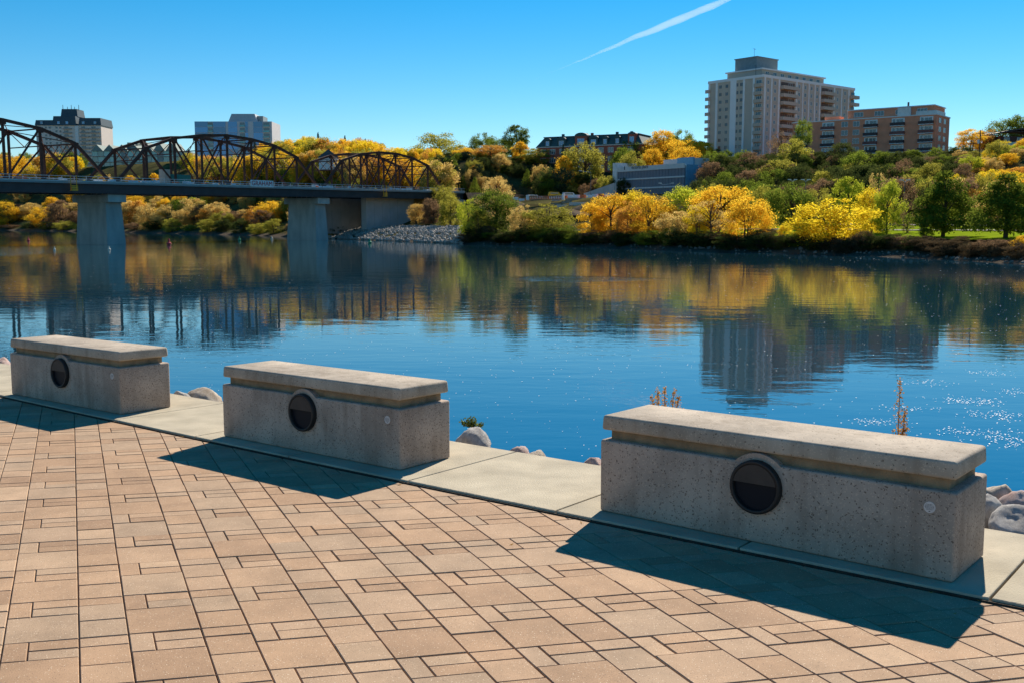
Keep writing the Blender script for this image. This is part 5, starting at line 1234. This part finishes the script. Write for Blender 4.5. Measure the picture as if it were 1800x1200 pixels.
# small roofs half hidden on the far slope
for px, py, Y, lab in ((577, 273, 430, 'small grey roofed house among the golden trees'),):
    q = at_depth(px, py, Y); t = thing('hillside_house', lab, 'house', mw=frame_M((q.x - 4, q.y), (1, 0.1), q.z - 6)); MB().box((0, 0, 0), (8, 7, 5)).build('wall', WHT, t)
    m_ = MB(); m_.add([(-.4, -.4, 5), (8.4, -.4, 5), (4, -.4, 8.4), (-.4, 7.4, 5), (8.4, 7.4, 5), (4, 7.4, 8.4)], [(0, 1, 2), (3, 5, 4), (0, 2, 5, 3), (1, 4, 5, 2), (0, 3, 4, 1)]); m_.build('roof', TS, t); window(t, I4, 3, 2.4, win_mesh(2, 1.6))

# ------------------------------------------------------------------ building site and small things on the far bank
def site_M(px, d, yaw=0.0, z=None):
    x, y = place(px, d); return Matrix.Translation((x, y, gz(x, y) if z is None else z)) @ Matrix.Rotation(yaw, 4, 'Z')
# gravel heap
x, y = place(790, 58); zt = zrow(321, y); zb = gz(x, y) - 1; m_ = MB(); k = 40; m_.v.append((x, y, zt))
for ring in range(1, 7):
    for i in range(k):
        a = 2 * math.pi * i / k; rr_ = 5.6 * ring / 6 * (1 + .12 * mnoise.noise(Vector((math.cos(a) * 2, math.sin(a) * 2, ring)))); m_.v.append((x + rr_ * math.cos(a), y + rr_ * math.sin(a), zt + (zb - zt) * (ring / 6) ** .9 + .12 * mnoise.noise(Vector((i, ring * 3, 1)))))
for i in range(k): m_.f.append((0, 1 + i, 1 + (i + 1) % k))
for ring in range(5):
    for i in range(k): a = 1 + ring * k + i; b = 1 + ring * k + (i + 1) % k; m_.f.append((a, a + k, b + k, b))
tag(m_.build('gravel_heap', simple('gravel', (.22, .19, .18), .95, var=.3, scale=1.5, bump=.6, bscale=6), smooth=True), 'cone shaped grey gravel heap beyond the shore end of the bridge', 'gravel heap')
# formwork beam
T = site_M(930, 44, -.12, zrow(352, 300)); fb = thing('formwork_beam', 'long brown ribbed formwork beam lying on the building site', 'formwork', mw=T)
RIB = simple('formwork_brown', (.36, .17, .09), .8, var=.2); MB().box((0, -.7, .9), (9.4, .7, 1.1)).build('top_plate', RIB, fb); MB().box((0, -.7, 0), (9.4, .7, .18)).build('bottom_plate', RIB, fb)
for k in range(19): MB().box((.1 + k * .5, -.75, .18), (.28 + k * .5, .7, .9)).build('rib', RIB, fb)
MB().box((-.9, -.8, -.1), (-.02, .8, 1.3)).build('end_cap', WHT, fb); MB().box((9.42, -.8, -.1), (10.1, .8, 1.3)).build('end_cap', WHT, fb)
# earth mounds
for px, d, w_, h_ in ((905, 46, 9, 1.3), (1000, 34, 11, 1.2), (1030, 40, 9, 1.1), (862, 44, 8, 1.4), (960, 30, 8, 1.0)):
    x, y = place(px, d); z = gz(x, y) - .4; m_ = MB(); k = 22; m_.v.append((x, y, z + h_ + .4))
    for ring in range(1, 6):
        for i in range(k):
            a = 2 * math.pi * i / k; f_ = ring / 5; rr_ = w_ / 2 * f_ * (1 + .35 * mnoise.noise(Vector((math.cos(a) + px, math.sin(a), ring * .3)))); m_.v.append((x + rr_ * math.cos(a), y + rr_ * math.sin(a), z + (h_ + .4) * (1 - f_ ** 1.6) + .25 * mnoise.noise(Vector((i * .7, ring, px)))))
    for i in range(k): m_.f.append((0, 1 + i, 1 + (i + 1) % k))
    for ring in range(4):
        for i in range(k): a = 1 + ring * k + i; b = 1 + ring * k + (i + 1) % k; m_.f.append((a, a + k, b + k, b))
    tag(m_.build('earth_mound', MATS['site_earth'], smooth=True), 'heap of bare brown earth on the building site', 'earth mound', 'earth mounds on the building site')
# timber and pipe piles
rr = random.Random(12)
for i in range(16):
    px = rr.uniform(905, 1075); T = site_M(px, rr.uniform(34, 56), rr.uniform(-.5, .5)); m_ = MB(); ln = rr.uniform(2.5, 6)
    for a in range(3):
        for b in range(3 - a): m_.box((0, -.5 + b * .36 + a * .17, .02 + a * .3), (ln, -.2 + b * .36 + a * .17, .29 + a * .3))
    m_ = MB()
    nm, mt = rr.choice((('timber', MATS['scaffold']), ('timber', RIB), ('pale timber', STN)))
    st_ = thing('beam_stack', 'low stack of ' + nm + ' beams on the building site', 'beam stack', nm + ' stacks on the site', mw=T)
    for a in range(3):
        for b in range(3 - a): MB().box((0, -.5 + b * .36 + a * .17, .02 + a * .3), (ln, -.2 + b * .36 + a * .17, .29 + a * .3)).build('beam', mt, st_)
# retaining ramp, fence and barriers by the parking building
x0, y0 = place(1024, 70); x1, y1 = place(1076, 72); u = Vector((x1 - x0, y1 - y0)); T = frame_M((x0, y0), u, 11.5); Lr = u.length
m_ = MB(); zr = zrow(322, y1) - 11.5; m_.add([(0, 0, 0), (Lr, 0, 0), (Lr, 1, 0), (0, 1, 0), (0, 0, zr * .45), (Lr, 0, zr), (Lr, 1, zr), (0, 1, zr * .45)], [(0, 3, 2, 1), (4, 5, 6, 7), (0, 1, 5, 4), (1, 2, 6, 5), (2, 3, 7, 6), (3, 0, 4, 7)])
tag(m_.build('ramp_wall', CW, mw=T), 'sloping concrete ramp wall left of the parking building', 'wall')
for i in range(18):
    px = 885 + i * 10.6; T = site_M(px, 62 + (i % 3), .1); nm = ('white', 'orange', 'white')[i % 3]; m_ = MB()
    m_.add([(-.9, -.3, 0), (.9, -.3, 0), (.9, .3, 0), (-.9, .3, 0), (-.9, -.1, .95), (.9, -.1, .95), (.9, .1, .95), (-.9, .1, .95)], [(0, 3, 2, 1), (4, 5, 6, 7), (0, 1, 5, 4), (1, 2, 6, 5), (2, 3, 7, 6), (3, 0, 4, 7)])
    tag(m_.build('site_barrier', WHT if nm == 'white' else ORG_, mw=T), nm + ' barrier in the row behind the building site', 'barrier', nm + ' barriers behind the site')
def van(px, d, colr, label, yaw):
    T = site_M(px, d, yaw); t = thing('parked_vehicle', label, 'vehicle', mw=T); bm_ = MB()
    prof_ = [(-2.3, .45), (2.3, .45), (2.3, 1.0), (1.5, 1.15), (.9, 1.85), (-2.1, 1.9), (-2.3, 1.2)]
    bm_.add([(p[0], -.9, p[1]) for p in prof_] + [(p[0], .9, p[1]) for p in prof_], [tuple(range(7)), tuple(range(7, 14))[::-1]] + [(i, 7 + i, 7 + (i + 1) % 7, (i + 1) % 7) for i in range(7)]); bm_.build('body', colr, t)
    for s_ in (-.91, .91):
        for x_ in (-1.5, 1.5): w_ = MB(); w_.tube([(x_, s_ - .1, .36), (x_, s_ + .1, .36)], [.36, .36], 12); w_.build('wheel', DFR, t)
        MB().box((-1.7, s_ - .012 if s_ > 0 else s_ - .03, 1.2), (.8, s_ + .03 if s_ > 0 else s_ + .012, 1.7)).build('side_window', GLS, t)
van(938, 66, WHT, 'white van parked behind the building site', .2); van(975, 68, YEL, 'yellow truck parked behind the building site', .1); van(1000, 66, WHT, 'white van parked near the ramp wall', .15); van(1364, 50, simple('car_dark', (.05, .05, .06), .4), 'dark car on the park road behind the little yellow shrub', .9); van(1400, 54, simple('car_silver', (.5, .5, .52), .4), 'silver car on the park road', .9)
# excavator
T = site_M(618, 17, 2.6); ex = thing('excavator', 'excavator with raised boom on the bank beside the abutment wall', 'excavator', mw=T)
EG = simple('excavator_grey', (.30, .32, .33), .6)
for s_ in (-1.1, 1.1):
    m_ = MB(); pts = [(1.7 * math.cos(a) * 1.0 + (.0), .42 + .42 * math.sin(a)) for a in [i * 2 * math.pi / 16 for i in range(16)]]
    m_.add([(p[0], s_ - .28, p[1]) for p in pts] + [(p[0], s_ + .28, p[1]) for p in pts], [tuple(range(16)), tuple(range(16, 32))[::-1]] + [(i, 16 + i, 16 + (i + 1) % 16, (i + 1) % 16) for i in range(16)]); m_.build('track', DFR, ex)
MB().box((-1.9, -1.2, .95), (1.1, 1.2, 2.0)).build('engine_house', EG, ex); cb = MB().box((-.1, -1.2, 2.0), (1.3, -.1, 3.1)).build('cab', EG, ex); MB().box((.1, -1.24, 2.2), (1.2, -1.2, 2.95)).build('cab_window', GLS, cb)
bm2 = MB(); bm2.bar((1.0, .4, 1.6), (3.0, .4, 4.6), .4, .5); bm2.bar((3.0, .4, 4.6), (4.4, .4, 4.2), .38, .45); bm2.build('boom', EG, ex); MB().bar((4.3, .4, 4.4), (4.9, .4, 1.7), .32, .36).build('stick', EG, ex)
bk_ = MB(); bk_.add([(4.4, 0, .7), (5.2, 0, 1.0), (5.1, 0, 1.9), (4.7, 0, 1.9), (4.4, .9, .7), (5.2, .9, 1.0), (5.1, .9, 1.9), (4.7, .9, 1.9)], [(0, 1, 2, 3), (4, 7, 6, 5), (0, 4, 5, 1), (1, 5, 6, 2), (2, 6, 7, 3), (3, 7, 4, 0)]); bk_.build('bucket', DFR, ex)
# street lamps
def lamp(px, ytop, d, arms, label, grp=None):
    x, y = place(px, d); z = gz(x, y); h = zrow(ytop, y) - z; t = thing('street_lamp', label, 'street lamp', grp, loc=(x, y, z))
    MB().tube([(0, 0, 0), (0, 0, h * .6), (0, 0, h)], [.10, .07, .05], 7).build('pole', simple('lamp_pole', (.16, .17, .17), .6, .3), t)
    for a in arms:
        m_ = MB(); m_.bar((0, 0, h - .05), (a, 0, h + .35), .08, .08); m_.build('arm', STEEL, t); MB().box((a - .4, -.15, h + .3), (a + .4, .15, h + .46)).build('lamp_head', WHT, t)
lamp(1036, 303, 66, (-3.2,), 'grey street lamp with one long arm left of the parking building'); lamp(1161, 325, 54, (2.4, -.8), 'grey street lamp in front of the parking building')
for px, yt in ((1384, 319), (1407, 319), (1578, 320)): lamp(px, yt, 60, (-.7, .7), 'two headed street lamp along the park road', 'park road lamps')
for px in (1335, 1520, 1783): lamp(px, 372, 36, (.001,), 'short park lamp beside the lawn path', 'park path lamps')
# utility poles and wire
for px, yt, lab in ((1692, 247, 'shorter wooden utility pole beside the brick block'), (1704, 229, 'tall wooden utility pole with a transformer')):
    x, y = place(px, 120); z = gz(x, y); h = zrow(yt, y) - z; t = thing('utility_pole', lab, 'utility pole', loc=(x, y, z)); MB().tube([(0, 0, 0), (0, 0, h)], [.16, .11], 7).build('pole', BARK, t); MB().box((-1.1, -.06, h - .9), (1.1, .06, h - .76)).build('crossarm', BARK, t)
    if px == 1704: MB().tube([(-.4, 0, h * .5), (-.4, 0, h * .5 + 1)], [.28, .28], 9).build('transformer', WHT, t)
xa, ya = place(1704, 120); za = zrow(233, ya)
for dz in (0, -.8): m_ = MB(); m_.tube([(xa, ya, za + dz), (xa + 20, ya - 20, za - 1.2 + dz), (xa + 42, ya - 42, za - .5 + dz)], [.05, .05, .05], 5); tag(m_.build('power_line', DFR), 'thin power line strung from the tall utility pole', 'wire', 'power lines')
# benches in the park
for i, px in enumerate((1655, 1690, 1725, 1612)):
    T = site_M(px, 33, .6); t = thing('picnic_table', 'weathered picnic table on the park lawn', 'picnic table', 'picnic tables in the park', mw=T); MB().box((-.9, -.4, .72), (.9, .4, .78)).build('table_top', MATS['scaffold'], t)
    for s_ in (-.75, .75): MB().box((-.9, s_ - .14, .42), (.9, s_ + .14, .47)).build('seat', MATS['scaffold'], t)
    for x_ in (-.7, .7): MB().bar((x_, -.6, 0), (x_, .2, .72), .08, .08).build('leg', MATS['scaffold'], t); MB().bar((x_ + .09, .6, 0), (x_ + .09, -.2, .72), .08, .08).build('leg', MATS['scaffold'], t)

# ------------------------------------------------------------------ contrail
vm, n, out = new_mat('contrail_vapour'); pv = N(n, 'ShaderNodeVolumePrincipled'); pv.inputs['Color'].default_value = (1, 1, 1, 1); pv.inputs['Density'].default_value = .006; pv.inputs['Anisotropy'].default_value = .35
L(n, pv.outputs[0], out.inputs['Volume'])
a = at_depth(940, 140, 7600); b = at_depth(1330, -22, 6200); m_ = MB(); pts = []; rad = []
for i in range(44):
    u = i / 43; p = a.lerp(b, u); w_ = (10 + 62 * math.sin(math.pi * min(1, .06 + u * .72)) ** 1.3) * (1 + .25 * mnoise.noise(Vector((u * 14, 0, 0)))) * (1 if u < .7 else 1 - .55 * (u - .7) / .3)
    pts.append(p + Vector((0, 0, 9 * mnoise.noise(Vector((u * 9, 5, 0)))))); rad.append(max(1.5, w_ * (.05 + .95 * u ** 1.2) * .52))
m_.tube(pts, rad, 14); tag(m_.build('contrail', vm, smooth=True), 'thin white aircraft contrail slanting across the blue sky', 'contrail')
